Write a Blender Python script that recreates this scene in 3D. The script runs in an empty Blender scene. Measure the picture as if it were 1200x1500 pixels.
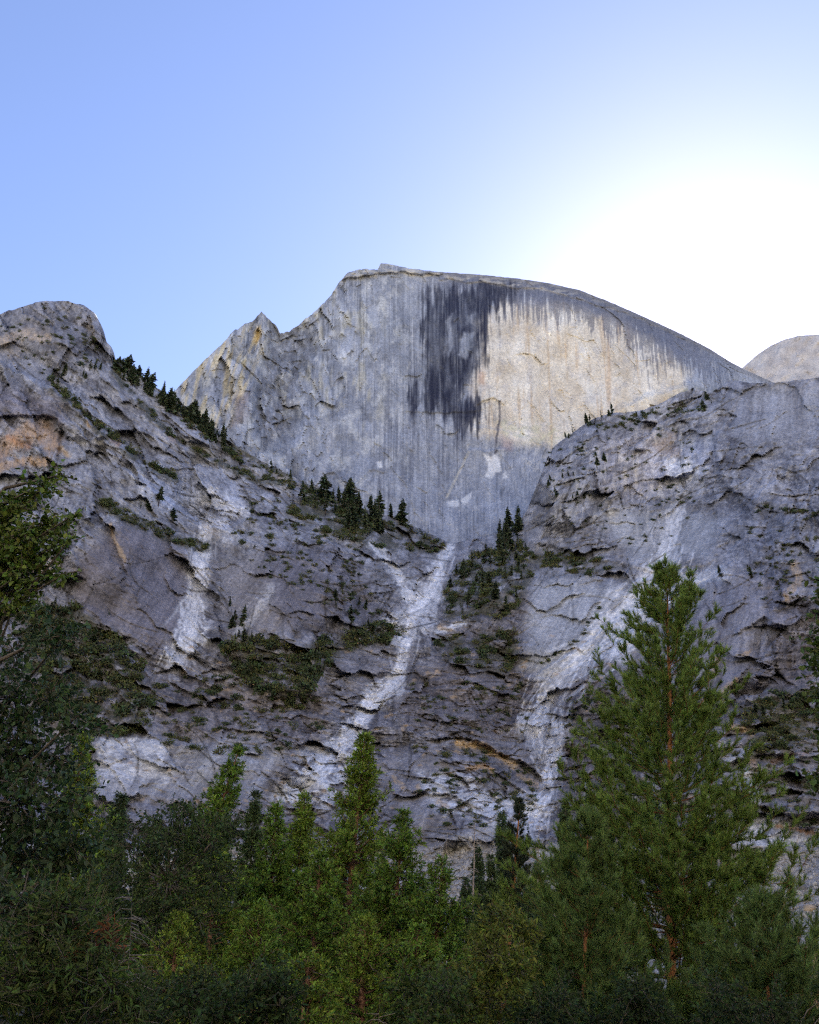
import bpy, math, random
import numpy as np
from mathutils import Vector

random.seed(7)
RNG = np.random.default_rng(7)
SC = bpy.context.scene
COL = SC.collection

# ------------------------------------------------------------------ camera
F = 1300.0                      # focal length in photograph pixels (1200 x 1500)
PITCH = math.radians(28.0)
CAM = np.array([0.0, 0.0, 2.0])
cam_data = bpy.data.cameras.new('camera')
cam_data.sensor_fit = 'HORIZONTAL'
cam_data.sensor_width = 36.0
cam_data.lens = 36.0 * F / 1200.0
cam_data.clip_start = 0.1
cam_data.clip_end = 60000.0
cam = bpy.data.objects.new('camera', cam_data)
cam.location = CAM
cam.rotation_euler = (math.pi / 2 + PITCH, 0, 0)
COL.objects.link(cam)
SC.camera = cam
CP, SP = math.cos(PITCH), math.sin(PITCH)

def ray(u, v):
    a = (np.asarray(u, float) - 600.0) / F
    b = (750.0 - np.asarray(v, float)) / F
    return a, CP - b * SP, SP + b * CP

def at(u, v, Y):
    dx, dy, dz = ray(u, v)
    t = Y / dy
    return np.stack([CAM[0] + dx * t, CAM[1] + dy * t, CAM[2] + dz * t], -1)

def mpp(u, v, Y):
    """metres per photograph pixel at distance Y"""
    return Y / ray(u, v)[1] / F

# ------------------------------------------------------------------ sky, sun, exposure
sd = np.array(ray(1036, 536)); sd = sd / np.linalg.norm(sd)
SUN_EL = math.asin(sd[2]); SUN_AZ = math.atan2(sd[0], sd[1])
world = bpy.data.worlds.new('World'); SC.world = world; world.use_nodes = True
wn = world.node_tree; wn.nodes.clear()
sky = wn.nodes.new('ShaderNodeTexSky'); sky.sky_type = 'NISHITA'; sky.sun_disc = False
sky.sun_elevation = SUN_EL; sky.sun_rotation = SUN_AZ
sky.altitude = 1200; sky.air_density = 1.0; sky.dust_density = 0.65; sky.ozone_density = 2.5
bg = wn.nodes.new('ShaderNodeBackground'); bg.inputs['Strength'].default_value = 0.056
wo = wn.nodes.new('ShaderNodeOutputWorld')
tn = wn.nodes.new('ShaderNodeMix'); tn.data_type = 'RGBA'; tn.blend_type = 'MULTIPLY'; tn.inputs['Factor'].default_value = 1.0
tn.inputs['B'].default_value = (1.07, .96, 1.02, 1)      # the violet-leaning blue of this sky
wn.links.new(sky.outputs[0], tn.inputs['A']); wn.links.new(tn.outputs['Result'], bg.inputs['Color']); wn.links.new(bg.outputs[0], wo.inputs['Surface'])
sun_data = bpy.data.lights.new('sun', 'SUN'); sun_data.energy = 5.0
sun_data.angle = math.radians(0.5); sun_data.color = (1.0, 0.93, 0.82)
sun = bpy.data.objects.new('sun', sun_data); COL.objects.link(sun)
sun.rotation_euler = Vector(-sd).to_track_quat('-Z', 'Y').to_euler()
sun.location = (600, 1400, 3000)
SC.view_settings.view_transform = 'Standard'; SC.view_settings.look = 'None'
SC.view_settings.exposure = 2.45; SC.view_settings.gamma = 1.0
SC.view_settings.use_curve_mapping = False
SC.render.engine = 'CYCLES'
SC.cycles.use_denoising = False; SC.cycles.filter_width = 1.25; SC.cycles.sample_clamp_indirect = 6.0
SC.cycles.max_bounces = 6; SC.cycles.diffuse_bounces = 3; SC.cycles.transmission_bounces = 4
SC.cycles.transparent_max_bounces = 4; SC.cycles.caustics_reflective = False; SC.cycles.caustics_refractive = False

# ------------------------------------------------------------------ noise
TAB = np.random.default_rng(11).random((16, 512, 512)).astype(np.float32)
TCOS = np.cos(TAB[:4] * 2 * math.pi); TSIN = np.sin(TAB[:4] * 2 * math.pi)

def _ij(ix, iy, seed):
    return (ix.astype(np.int32) + seed * 37) & 511, (iy.astype(np.int32) + seed * 91) & 511

def _h(ix, iy, seed):
    i, j = _ij(ix, iy, seed); return TAB[seed & 15].ravel()[i * 512 + j]

def perlin(x, y, seed=0):
    x = np.asarray(x, np.float32); y = np.asarray(y, np.float32)
    x0 = np.floor(x); y0 = np.floor(y); fx = x - x0; fy = y - y0
    i0, j0 = _ij(x0, y0, seed); i1 = (i0 + 1) & 511; j1 = (j0 + 1) & 511
    tc = TCOS[seed & 3].ravel(); ts = TSIN[seed & 3].ravel()
    def g(i, j, dx, dy):
        k = i * 512 + j; return tc[k] * dx + ts[k] * dy
    sx = fx * fx * fx * (fx * (fx * 6 - 15) + 10); sy = fy * fy * fy * (fy * (fy * 6 - 15) + 10)
    a = g(i0, j0, fx, fy); b = g(i1, j0, fx - 1, fy)
    c = g(i0, j1, fx, fy - 1); d = g(i1, j1, fx - 1, fy - 1)
    return 1.5 * ((a + (b - a) * sx) * (1 - sy) + (c + (d - c) * sx) * sy)

def fbm(x, y, octv=4, seed=0, gain=0.5):
    s = 0; a = 1; n = 0
    for i in range(octv):
        s = s + a * perlin(x, y, seed + i * 17); n += a
        x = x * 2.03 + 5.1; y = y * 2.03 + 1.7; a *= gain
    return s / n

def ridged(x, y, octv=4, seed=0):
    s = 0; a = 1; n = 0
    for i in range(octv):
        s = s + a * (1 - 2 * np.abs(perlin(x, y, seed + i * 13))); n += a
        x = x * 2.1 + 3.3; y = y * 2.1 + 9.7; a *= 0.5
    return s / n

def facets(x, y, seed, off=1.0, tilt=2.4):
    """fractured rock: a random tilted plane for each cell, and how near the next joint is"""
    x = np.asarray(x, np.float32); y = np.asarray(y, np.float32)
    x0 = np.floor(x); y0 = np.floor(y)
    f1 = np.full(x.shape, 9.0, np.float32); f2 = f1.copy(); val = np.zeros(x.shape, np.float32)
    for j in (-1, 0, 1):
        for i in (-1, 0, 1):
            cx = x0 + i; cy = y0 + j
            px = cx + _h(cx, cy, seed); py = cy + _h(cx, cy, seed + 1)
            dx = x - px; dy = y - py; d = np.sqrt(dx * dx + dy * dy)
            v = (_h(cx, cy, seed + 2) - .5) * off + dx * (_h(cx, cy, seed + 3) - .5) * tilt + dy * (_h(cx, cy, seed + 4) - .5) * tilt
            near = d < f1
            f2 = np.where(near, f1, np.minimum(f2, d)); val = np.where(near, v, val); f1 = np.where(near, d, f1)
    return val, f2 - f1

def sst(a, b, x):
    t = np.clip((x - a) / (b - a), 0, 1); return t * t * (3 - 2 * t)

def pl(u, v, pts):
    """distance to a polyline, signed side (+ below a left-to-right line), run past its ends"""
    u = np.asarray(u, np.float32); v = np.asarray(v, np.float32)
    best = np.full(u.shape, 1e9, np.float32); side = np.ones(u.shape, np.float32); over = np.zeros(u.shape, np.float32); par = np.zeros(u.shape, np.float32)
    n = len(pts) - 1
    for i in range(n):
        (x0, y0), (x1, y1) = pts[i], pts[i + 1]
        dx, dy = x1 - x0, y1 - y0; L = math.hypot(dx, dy)
        t = ((u - x0) * dx + (v - y0) * dy) / (L * L); tc = np.clip(t, 0, 1)
        d = np.hypot(u - x0 - tc * dx, v - y0 - tc * dy)
        m = d < best
        best = np.where(m, d, best)
        side = np.where(m, np.sign(dx * (v - y0) - dy * (u - x0)), side)
        ov = np.zeros(u.shape, np.float32)
        if i == 0: ov = np.maximum(ov, -t * L)
        if i == n - 1: ov = np.maximum(ov, (t - 1) * L)
        over = np.where(m, ov, over); par = np.where(m, (i + tc) / n, par)
    return best, side, over, par

def poly(u, v, pts):
    """signed distance to a polygon, + inside"""
    d = pl(u, v, list(pts) + [pts[0]])[0]
    ins = np.zeros(u.shape, bool); n = len(pts); j = n - 1
    for i in range(n):
        xi, yi = pts[i]; xj, yj = pts[j]
        if yi != yj:
            ins ^= ((yi > v) != (yj > v)) & (u < (xj - xi) * (v - yi) / (yj - yi) + xi)
        j = i
    return np.where(ins, d, -d)

def rbf(pts, u, v, c=60.0):
    p = np.array(pts, float); X = p[:, :2]; n = len(p)
    K = np.sqrt(((X[:, None] - X[None]) ** 2).sum(-1) + c * c)
    A = np.zeros((n + 3, n + 3)); A[:n, :n] = K; A[:n, n] = 1; A[:n, n + 1:] = X / 1000
    A[n, :n] = 1; A[n + 1:, :n] = X.T / 1000
    w = np.linalg.solve(A, np.concatenate([p[:, 2], [0, 0, 0]]))
    s = w[n] + w[n + 1] * u / 1000 + w[n + 2] * v / 1000
    for i in range(n):
        s = s + w[i] * np.sqrt((u - X[i, 0]) ** 2 + (v - X[i, 1]) ** 2 + c * c)
    return s

def mix(a, b, t):
    a = np.asarray(a, np.float32)
    return a + (np.asarray(b, np.float32) - a) * np.asarray(t, np.float32)[..., None]

# ------------------------------------------------------------------ mesh helpers
def mesh_np(name, verts, faces, mats, col=None, smooth=False, mat_idx=None):
    """faces: one (M,k) array or a list of them; col: (N,3) point colours"""
    if not isinstance(faces, (list, tuple)): faces = [faces]
    faces = [np.asarray(f, np.int32) for f in faces if len(f)]
    me = bpy.data.meshes.new(name)
    verts = np.asarray(verts, np.float32)
    me.vertices.add(len(verts)); me.vertices.foreach_set('co', verts.ravel())
    nl = sum(f.size for f in faces); npoly = sum(len(f) for f in faces)
    me.loops.add(nl); me.polygons.add(npoly)
    me.loops.foreach_set('vertex_index', np.concatenate([f.ravel() for f in faces]))
    tot = np.concatenate([np.full(len(f), f.shape[1], np.int32) for f in faces])
    me.polygons.foreach_set('loop_start', np.concatenate([[0], np.cumsum(tot)[:-1]]).astype(np.int32))
    if mat_idx is not None: me.polygons.foreach_set('material_index', np.asarray(mat_idx, np.int32))
    if smooth: me.polygons.foreach_set('use_smooth', np.ones(npoly, bool))
    if col is not None:
        at_ = me.attributes.new('tone', 'FLOAT_COLOR', 'POINT')
        c4 = np.ones((len(verts), 4), np.float32); c4[:, :3] = np.clip(col, 0, 1)
        at_.data.foreach_set('color', c4.ravel())
    for m in (mats if isinstance(mats, (list, tuple)) else [mats]): me.materials.append(m)
    me.update(calc_edges=True); me.validate()
    return me

def link(name, me, parent=None, loc=None, **props):
    o = bpy.data.objects.new(name, me); COL.objects.link(o)
    if parent is not None: o.parent = parent
    if loc is not None: o.location = loc
    for k, v in props.items(): o[k] = v
    return o

class Bag:
    """collects vertices, faces and colours of one mesh"""
    def __init__(s): s.v = []; s.f3 = []; s.f4 = []; s.c = []; s.n = 0
    def add(s, v, f, c):
        v = np.asarray(v, np.float32).reshape(-1, 3); f = np.asarray(f, np.int32)
        c = np.broadcast_to(np.asarray(c, np.float32), v.shape)
        (s.f3 if f.shape[1] == 3 else s.f4).append(f + s.n)
        s.v.append(v); s.c.append(c); s.n += len(v)
    def mesh(s, name, mat, smooth=False):
        fs = []
        if s.f3: fs.append(np.concatenate(s.f3))
        if s.f4: fs.append(np.concatenate(s.f4))
        return mesh_np(name, np.concatenate(s.v), fs, mat, np.concatenate(s.c), smooth)

# ------------------------------------------------------------------ materials
def mat_tone(name, rough=.9, spec=.3, trans=0.0, noise=None, bump=None):
    """colour from the mesh's own tone, broken up by procedural noise"""
    m = bpy.data.materials.new(name); m.use_nodes = True
    nt = m.node_tree; N = nt.nodes; Lk = nt.links; N.clear()
    out = N.new('ShaderNodeOutputMaterial'); bs = N.new('ShaderNodeBsdfPrincipled')
    bs.inputs['Roughness'].default_value = rough; bs.inputs['Specular IOR Level'].default_value = spec
    a = N.new('ShaderNodeAttribute'); a.attribute_name = 'tone'
    c = a.outputs['Color']; geo = N.new('ShaderNodeNewGeometry')
    if noise:
        for sc, lo, hi, det in noise:
            n = N.new('ShaderNodeTexNoise'); n.inputs['Scale'].default_value = sc; n.inputs['Detail'].default_value = det
            Lk.new(geo.outputs['Position'], n.inputs['Vector'])
            r = N.new('ShaderNodeMapRange'); r.inputs['From Min'].default_value = .3; r.inputs['From Max'].default_value = .7
            r.inputs['To Min'].default_value = lo; r.inputs['To Max'].default_value = hi
            Lk.new(n.outputs['Fac'], r.inputs['Value'])
            mx = N.new('ShaderNodeMix'); mx.data_type = 'RGBA'; mx.blend_type = 'MULTIPLY'; mx.inputs['Factor'].default_value = 1
            Lk.new(c, mx.inputs['A']); Lk.new(r.outputs['Result'], mx.inputs['B']); c = mx.outputs['Result']
    Lk.new(c, bs.inputs['Base Color'])
    if bump:
        sc, dist, st = bump
        n = N.new('ShaderNodeTexNoise'); n.inputs['Scale'].default_value = sc; n.inputs['Detail'].default_value = 5
        Lk.new(geo.outputs['Position'], n.inputs['Vector'])
        b = N.new('ShaderNodeBump'); b.inputs['Distance'].default_value = dist; b.inputs['Strength'].default_value = st
        Lk.new(n.outputs['Fac'], b.inputs['Height']); Lk.new(b.outputs['Normal'], bs.inputs['Normal'])
    sh = bs.outputs['BSDF']
    if trans:
        tr = N.new('ShaderNodeBsdfTranslucent'); Lk.new(c, tr.inputs['Color'])
        mx = N.new('ShaderNodeMixShader'); mx.inputs['Fac'].default_value = trans
        Lk.new(sh, mx.inputs[1]); Lk.new(tr.outputs[0], mx.inputs[2]); sh = mx.outputs[0]
    Lk.new(sh, out.inputs['Surface'])
    return m

M_ROCK = mat_tone('granite', .92, .2, 0, [(.3, .74, 1.24, 5), (.035, .84, 1.14, 4)], (.25, 1.4, .4))
M_DOME = mat_tone('granite_wall', .92, .2, 0, [(.2, .8, 1.2, 5), (.02, .9, 1.1, 4)], (.16, 1.4, .3))
M_BOULD = mat_tone('boulder_stone', .92, .2, 0, [(.8, .7, 1.25, 6)], (1.2, .3, .7))
M_GROUND = mat_tone('forest_floor', .95, .1, 0, [(1.5, .5, 1.5, 6), (.1, .7, 1.3, 3)], (4, .06, 1))
M_LEAF = mat_tone('leaf', .58, .25, .28)
M_NEEDLE = mat_tone('needle', .7, .22, .18)
M_LEAF2 = mat_tone('dull_leaf', .75, .12, .25)
M_FAR = mat_tone('far_foliage', .8, .2, .1)
M_BARK = mat_tone('bark', .9, .2, 0, [(9, .55, 1.4, 5)], (14, .03, 1))

# ------------------------------------------------------------------ ground
gx = np.array([-5000, -1500, -400, -150, -60, -25, 0, 25, 60, 150, 400, 1500, 5000], float)
gy = np.array([-3000, -600, -100, -20, 0, 10, 20, 35, 60, 110, 200, 330, 520, 1500, 4600], float)
GX, GY = np.meshgrid(gx, gy)
GZ = 0.15 * fbm(GX / 17, GY / 17, 2, 3) - 0.0
gv = np.stack([GX, GY, GZ], -1).reshape(-1, 3)
def grid_faces(r, c):
    i = np.arange((r - 1) * c).reshape(r - 1, c)[:, :-1].ravel()
    return np.stack([i, i + 1, i + c + 1, i + c], -1)
link('ground', mesh_np('ground', gv, grid_faces(len(gy), len(gx)), M_GROUND,
     np.broadcast_to(np.array([.07, .058, .035]), gv.shape)), kind='structure')

# ------------------------------------------------------------------ the granite wall below and beside the dome
SKY_FRONT = [(-160, 520), (-60, 478), (0, 460), (40, 446), (70, 440), (100, 441), (122, 447), (138, 458), (147, 474), (152, 494),
             (162, 507), (165, 527), (190, 540), (230, 568), (270, 594), (310, 620), (330, 643), (370, 668), (420, 694), (470, 716),
             (530, 744), (580, 760), (620, 776), (662, 797), (700, 788), (735, 778), (762, 764), (774, 742), (790, 702), (803, 668),
             (815, 651), (840, 632), (870, 612), (900, 604), (935, 602), (960, 594), (985, 580), (1015, 568), (1040, 575), (1056, 566),
             (1068, 556), (1110, 562), (1160, 558), (1200, 553), (1280, 540), (1360, 520)]
su = np.array([p[0] for p in SKY_FRONT], float); sv = np.array([p[1] for p in SKY_FRONT], float)
def skyf(u):
    w = np.where((u > 660) & (u < 760), .3, 1.0)
    return np.interp(u, su, sv) + w * (3.2 * fbm(u / 22, u * 0 + 3.3, 4, 31, .6))
VB = 1345.0
NC, NR = 860, 560
U1 = np.linspace(-160, 1360, NC)
T1 = np.linspace(0, 1, NR)
Ug, Tg = np.meshgrid(U1, T1)
SKV = skyf(U1)
kern = np.exp(-.5 * (np.arange(-60, 61) / 18.0) ** 2); kern /= kern.sum()
SKS = np.convolve(np.pad(SKV, 60, 'edge'), kern, 'valid')
Vg = SKS[None, :] + (VB - SKS)[None, :] * Tg + (SKV - SKS)[None, :] * np.exp(-Tg / .06)
Vg = np.maximum.accumulate(Vg + np.arange(NR)[:, None] * 1e-4, axis=0).astype(np.float32); Ug = Ug.astype(np.float32)

FRONT_PTS = [
    (-150, 1345, 440), (100, 1345, 432), (300, 1345, 430), (500, 1345, 428), (700, 1345, 425), (900, 1345, 425), (1100, 1345, 420), (1350, 1345, 410),
    (100, 1250, 500), (400, 1250, 500), (650, 1255, 490), (800, 1240, 500), (1100, 1245, 478), (1300, 1245, 470),
    (0, 1110, 590), (200, 1110, 600), (380, 1100, 600), (500, 1110, 622), (650, 1100, 610), (800, 1110, 680), (1000, 1110, 560), (1180, 1100, 560),
    (-150, 900, 660), (60, 930, 705), (200, 960, 712), (300, 1000, 700), (440, 1010, 690), (560, 1010, 735), (680, 1000, 715), (800, 1015, 770), (900, 1010, 680), (1060, 1000, 652), (1190, 1000, 640),
    (180, 820, 752), (290, 850, 830), (400, 850, 760), (470, 880, 770), (600, 905, 870), (700, 890, 850), (860, 890, 850), (960, 900, 800), (1080, 860, 742), (1190, 850, 730),
    (-150, 650, 800), (40, 700, 832), (40, 600, 872), (200, 720, 868), (300, 740, 930), (400, 760, 930), (520, 790, 960), (640, 830, 1030), (720, 820, 985), (800, 820, 960), (950, 830, 905), (1000, 780, 960), (1100, 760, 880), (1200, 740, 850),
    (-150, 520, 900), (60, 520, 930), (70, 442, 985), (140, 480, 975), (165, 530, 960), (240, 620, 945), (330, 643, 1000), (420, 694, 1035), (530, 744, 1065), (662, 797, 1130), (740, 777, 1080),
    (780, 730, 1030), (815, 652, 1080), (860, 700, 1000), (900, 604, 1130), (960, 640, 1075), (985, 720, 1030), (1060, 560, 1090), (1080, 660, 985), (1200, 555, 1030), (1200, 650, 950), (1350, 540, 980), (1350, 700, 860), (1350, 900, 700)]
Y0 = rbf(FRONT_PTS, Ug, Vg, 50)

# warped picture coordinates so that drawn features get ragged edges
WU = Ug + 4.5 * fbm(Ug / 26, Vg / 26, 3, 51) + 2.0 * perlin(Ug / 6, Vg / 6, 52)
WV = Vg + 4.5 * fbm(Ug / 26, Vg / 26, 3, 61) + 2.0 * perlin(Ug / 6, Vg / 6, 62)

# run of the ledges across the wall
th = np.interp(U1, [-160, 0, 300, 450, 560, 700, 850, 980, 1080, 1360], np.tan(np.radians([40, 38, 36, 20, 8, 14, -16, -22, 2, -6])))
gcum = np.concatenate([[0], np.cumsum((th[1:] + th[:-1]) / 2 * np.diff(U1))])
kv = np.interp(Vg, [600, 950, 1150, 1300], [1, .85, .6, .5])
L0 = Vg - gcum[None, :] * kv
Lw = L0 + 11 * fbm(Ug / 80, Vg / 80, 2, 71) + 2.2 * fbm(Ug / 14, Vg / 14, 3, 73)

SLABS = [
    [(95, 830), (140, 782), (185, 768), (235, 785), (280, 830), (300, 870), (285, 920), (255, 955), (190, 935), (120, 880)],
    [(140, 1100), (200, 1082), (300, 1085), (380, 1060), (420, 1110), (390, 1165), (140, 1170)],
    [(785, 850), (850, 846), (920, 858), (1000, 848), (1055, 835), (1000, 880), (930, 915), (860, 975), (800, 1010), (760, 985), (765, 900)],
    [(1060, 838), (1090, 850), (1130, 870), (1130, 960), (1080, 1000), (1000, 1010), (900, 1010), (860, 985), (950, 915), (1010, 880)],
    [(330, 830), (400, 800), (470, 830), (480, 900), (400, 935), (330, 930)],
    [(560, 1120), (640, 1110), (700, 1170), (700, 1220), (600, 1220)],
    [(1060, 1200), (1130, 1190), (1200, 1230), (1200, 1252), (1060, 1240)],
    [(880, 750), (1000, 745), (1060, 760), (1040, 815), (930, 830)],
    [(1075, 570), (1200, 566), (1200, 640), (1090, 650)]]
slab = np.zeros(Ug.shape)
for s in SLABS: slab = np.maximum(slab, sst(-14, 16, poly(WU, WV, s)))
talus = sst(1228, 1252, WV + 8 * fbm(Ug / 40, Vg / 40, 2, 5)) 
rough = (1 - .8 * slab) * (1 - talus)

D = 26 * fbm(Ug / 150, Vg / 130, 3, 81) + rough * 8 * fbm(Ug / 48, Vg / 48, 2, 82)
D += rough * 3.2 * ridged(Ug / 42, Lw / 30, 4, 83)
f_big, c_big = facets(Ug / 62 + .2 * fbm(Ug / 40, Vg / 40, 3, 85), Lw / 44 + .3 * fbm(Ug / 30, Vg / 30, 3, 84), 91, .3)
f_med, c_med = facets(Ug / 27 + .15 * fbm(Ug / 20, Vg / 20, 3, 87), Lw / 19 + .3 * fbm(Ug / 16, Vg / 16, 2, 88), 94, .6)
f_mid, c_mid = facets(Ug / 12 + .5 * fbm(Ug / 10, Vg / 10, 2, 86), Lw / 8.5 + .3 * perlin(Ug / 7, Vg / 7, 89), 92)
f_sml, c_sml = facets(Ug / 5.6 + .3 * perlin(Ug / 5, Vg / 5, 90), Lw / 4.2, 93)
patch = sst(-.05, .38, fbm(Ug / 60, Vg / 60, 3, 97))
f_plt, c_plt = facets(Ug / 85 + .1 * fbm(Ug / 40, Vg / 40, 2, 74), L0 / 15 + .35 * fbm(Ug / 90, Vg / 90, 2, 75), 95, .5)
f_col, c_col = facets((Ug + .42 * Vg) / 14 + .12 * fbm(Ug / 20, Vg / 20, 2, 76), Vg / 64 + .2 * fbm(Ug / 40, Vg / 40, 2, 77), 96, .5)
patch2 = sst(-.1, .3, fbm(Ug / 75, Vg / 75, 3, 98)); patch3 = sst(-.1, .3, fbm(Ug / 75, Vg / 75, 3, 99))
D += rough * (4.6 * (.25 + .75 * patch2) * f_plt + 4.6 * (.2 + .8 * patch3) * f_col)
D -= rough * (1.2 * np.exp(-(c_plt / .035) ** 2) * patch2 + 1.2 * np.exp(-(c_col / .04) ** 2) * patch3)
D += rough * (22 * f_big + (.3 + .7 * patch) * 6.5 * f_med + (.1 + .9 * patch) * 2.4 * f_mid + (.1 + .9 * patch) * 1.2 * f_sml)
D -= rough * .65 * (2.2 * np.exp(-(c_big / .04) ** 2) * patch + 1.2 * np.exp(-(c_med / .05) ** 2) * patch + .5 * np.exp(-(c_mid / .07) ** 2))
# sheet ledges: each sheet leans out and is undercut below
def saw(x):
    p = x - np.floor(x); return np.where(p < .74, p / .74, (1 - p) / .26) - .5
lm = sst(.0, .4, fbm(Ug / 80, Vg / 50, 3, 101)); lm2 = sst(.02, .4, fbm(Ug / 40, Vg / 30, 3, 103))
D += (1 - talus) * (1 - .72 * slab) * (3.0 * lm * saw(Lw / 31 + .3 * perlin(Ug / 90, Vg / 40, 105)) + 1.0 * lm2 * saw(Lw / 11 + .3 * perlin(Ug / 30, Vg / 30, 106)))
# fluting on the steep right buttress and on the left shoulder
flz = sst(0, 40, poly(Ug, Vg, [(780, 640), (960, 600), (1060, 600), (1060, 720), (960, 800), (800, 790)]))
flz2 = sst(0, 25, poly(Ug, Vg, [(1120, 740), (1360, 700), (1360, 1000), (1130, 1000), (1110, 860)]))
D += 4.5 * flz * ridged(Ug / 15 + .6 * fbm(Ug / 30, Vg / 30, 2, 107), Vg / 110, 3, 108)
D += 6.0 * flz2 * ridged((Ug - .15 * Vg) / 19 + .6 * fbm(Ug / 40, Vg / 40, 2, 109), Vg / 170, 3, 110)
# fine horizontal courses of the right wall
rw = sst(0, 30, poly(Ug, Vg, [(1060, 640), (1200, 610), (1360, 600), (1360, 760), (1200, 760), (1090, 730)]))
D += 1.6 * rw * saw(Vg / 7.5 + 1.2 * fbm(Ug / 40, Vg / 20, 3, 111))
# slabs: shallow flow lines and thin peeling arcs
fdir = np.where(Ug > 1040, .05, .62)
sper = Ug + fdir * Vg + 9 * fbm(Ug / 50, Vg / 50, 3, 118)
sflow = .6 * fbm(sper / 5.0, Vg / 130, 4, 113, .6) + .6 * fbm(sper / 21, Vg / 160, 2, 119)
D += slab * (.7 * sflow + 4.0 * f_big + 1.6 * lm2 * saw(Lw / 17 + .8 * fbm(Ug / 50, Vg / 50, 2, 114)) + .5 * f_sml)
D += .7 * fbm(Ug / 7, Vg / 7, 2, 115) * (1 - .7 * slab)
D += talus * (1.4 * facets(Ug / 5, Vg / 3.5, 116)[0] + 2.0 * facets(Ug / 13, Vg / 9, 117)[0])

def step(pts, amp, soft=3.0, decay=60.0):
    global D
    d, s, ov, _ = pl(WU, WV, pts); d = d * s
    D = D + amp * sst(-soft, soft, d) * np.exp(-np.maximum(d, 0) / decay) * np.clip(1 - ov / 22, 0, 1)
def groove(pts, depth, width, warp=True):
    global D
    d, s, ov, _ = pl(WU if warp else Ug, WV if warp else Vg, pts)
    D = D - depth * np.exp(-(d / width) ** 2) * np.clip(1 - ov / 25, 0, 1)
LEDGE_A = [(-30, 515), (30, 545), (75, 565), (105, 592), (140, 625), (175, 652), (215, 685), (258, 702)]
LEDGE_B = [(165, 545), (205, 590), (250, 640), (300, 668), (370, 700), (420, 712)]
LEDGE_C = [(95, 810), (120, 785), (150, 765), (185, 752), (225, 765), (270, 792), (305, 830)]
step(LEDGE_A, 22, 3, 60); step(LEDGE_B, 13, 3, 40); step(LEDGE_C, 18, 3, 70)
step([(190, 690), (240, 730), (290, 765), (330, 775)], 14, 3, 40)
step([(330, 770), (380, 755), (430, 770), (500, 800), (560, 830), (590, 870)], 16, 4, 60)
step([(100, 640), (80, 612), (30, 608), (-40, 618)], 12, 2, 26)
step([(232, 652), (215, 636), (175, 632), (150, 640)], 9, 2, 18)
step([(785, 846), (850, 842), (910, 851), (1000, 846), (1060, 828)], 13, 3, 60)
step([(962, 872), (905, 905), (855, 945), (815, 968), (760, 1000)][::-1], 9, 2, 22)
step([(835, 1045), (852, 1000), (880, 965), (925, 925), (990, 890), (1060, 832)], 26, 3, 110)
step([(800, 1150), (770, 1120), (730, 1100), (690, 1082), (650, 1082)], 15, 2, 28)
step([(790, 1180), (750, 1150), (715, 1122), (660, 1116)], 10, 2, 20)
step([(665, 1165), (630, 1140), (590, 1135)], 9, 2, 14)
step([(700, 1185), (660, 1165), (600, 1160)], 8, 2, 14)
step([(1150, 925), (1120, 905), (1085, 925)], 8, 2, 16)
step([(1090, 985), (1060, 1015), (1040, 1040)], 9, 2, 16)
step([(1050, 960), (1040, 1000), (1025, 1030)], 7, 2, 14)
step([(1040, 1085), (1100, 1075), (1150, 1062), (1210, 1070)], 15, 3, 40)
step([(1060, 1150), (1110, 1180), (1160, 1195), (1220, 1190)][::-1], 14, 3, 22)
step([(1060, 1120), (1120, 1105), (1210, 1110)][::-1], 10, 3, 18)
step([(800, 800), (850, 812), (900, 825), (960, 838)], -9, 4, 40)
step([(820, 650), (880, 690), (930, 735), (990, 742), (1060, 720)], 12, 4, 50)
step([(960, 610), (990, 640), (1010, 670)], 10, 3, 30)
step([(1045, 640), (1055, 700), (1095, 745)][::-1], 14, 3, 40)
step([(1110, 730), (1160, 735), (1220, 752)], 16, 3, 60)
step([(380, 1055), (440, 1040), (500, 1060)], 10, 3, 40)
step([(140, 1085), (200, 1075), (300, 1092), (400, 1060)], 6, 3, 40)
step([(620, 915), (680, 905), (740, 905)], 12, 3, 30)
step([(610, 945), (700, 935), (780, 945)], 10, 3, 30)
step([(600, 1010), (680, 1005), (760, 1015), (800, 1035)], 10, 3, 34)
G_MAIN = [(662, 797), (645, 825), (640, 850), (622, 880), (606, 905), (596, 940), (585, 985), (560, 1015), (535, 1040), (515, 1075), (480, 1120), (430, 1165)]
G_LEFT = [(305, 765), (297, 800), (290, 840), (283, 890), (268, 940), (258, 965)]
G_RIGHT = [(992, 745), (978, 800), (965, 840), (925, 885), (880, 935), (835, 980), (800, 1020), (790, 1050), (800, 1085), (806, 1115), (800, 1160), (780, 1195)]
groove(G_MAIN, 16, 16); groove(G_LEFT, 10, 12); groove(G_RIGHT, 9, 22); groove([(806, 1030), (803, 1115)], 12, 10)
groove([(545, 795), (580, 835), (598, 880)], 7, 7)
groove([(93, 630), (80, 690)], 9, 3); groove([(450, 830), (420, 890), (395, 950)], 6, 6); groove([(1120, 760), (1130, 860), (1110, 960)], 8, 5)
groove([(500, 1055), (490, 1120)], 7, 4); groove([(525, 1065), (515, 1110)], 6, 4)
def local(pts, pad):
    a = np.array(pts); c0 = int(np.clip((a[:, 0].min() - pad + 160) / 1520 * (NC - 1), 0, NC - 2)); c1 = int(np.clip((a[:, 0].max() + pad + 160) / 1520 * (NC - 1), c0 + 1, NC - 1)) + 1
    vc = Vg[:, (c0 + c1) // 2]; r0 = int(np.clip(np.searchsorted(vc, a[:, 1].min() - pad - 30), 0, NR - 2)); r1 = int(np.clip(np.searchsorted(vc, a[:, 1].max() + pad + 30), r0 + 1, NR))
    return np.s_[r0:r1, c0:c1]
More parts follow.
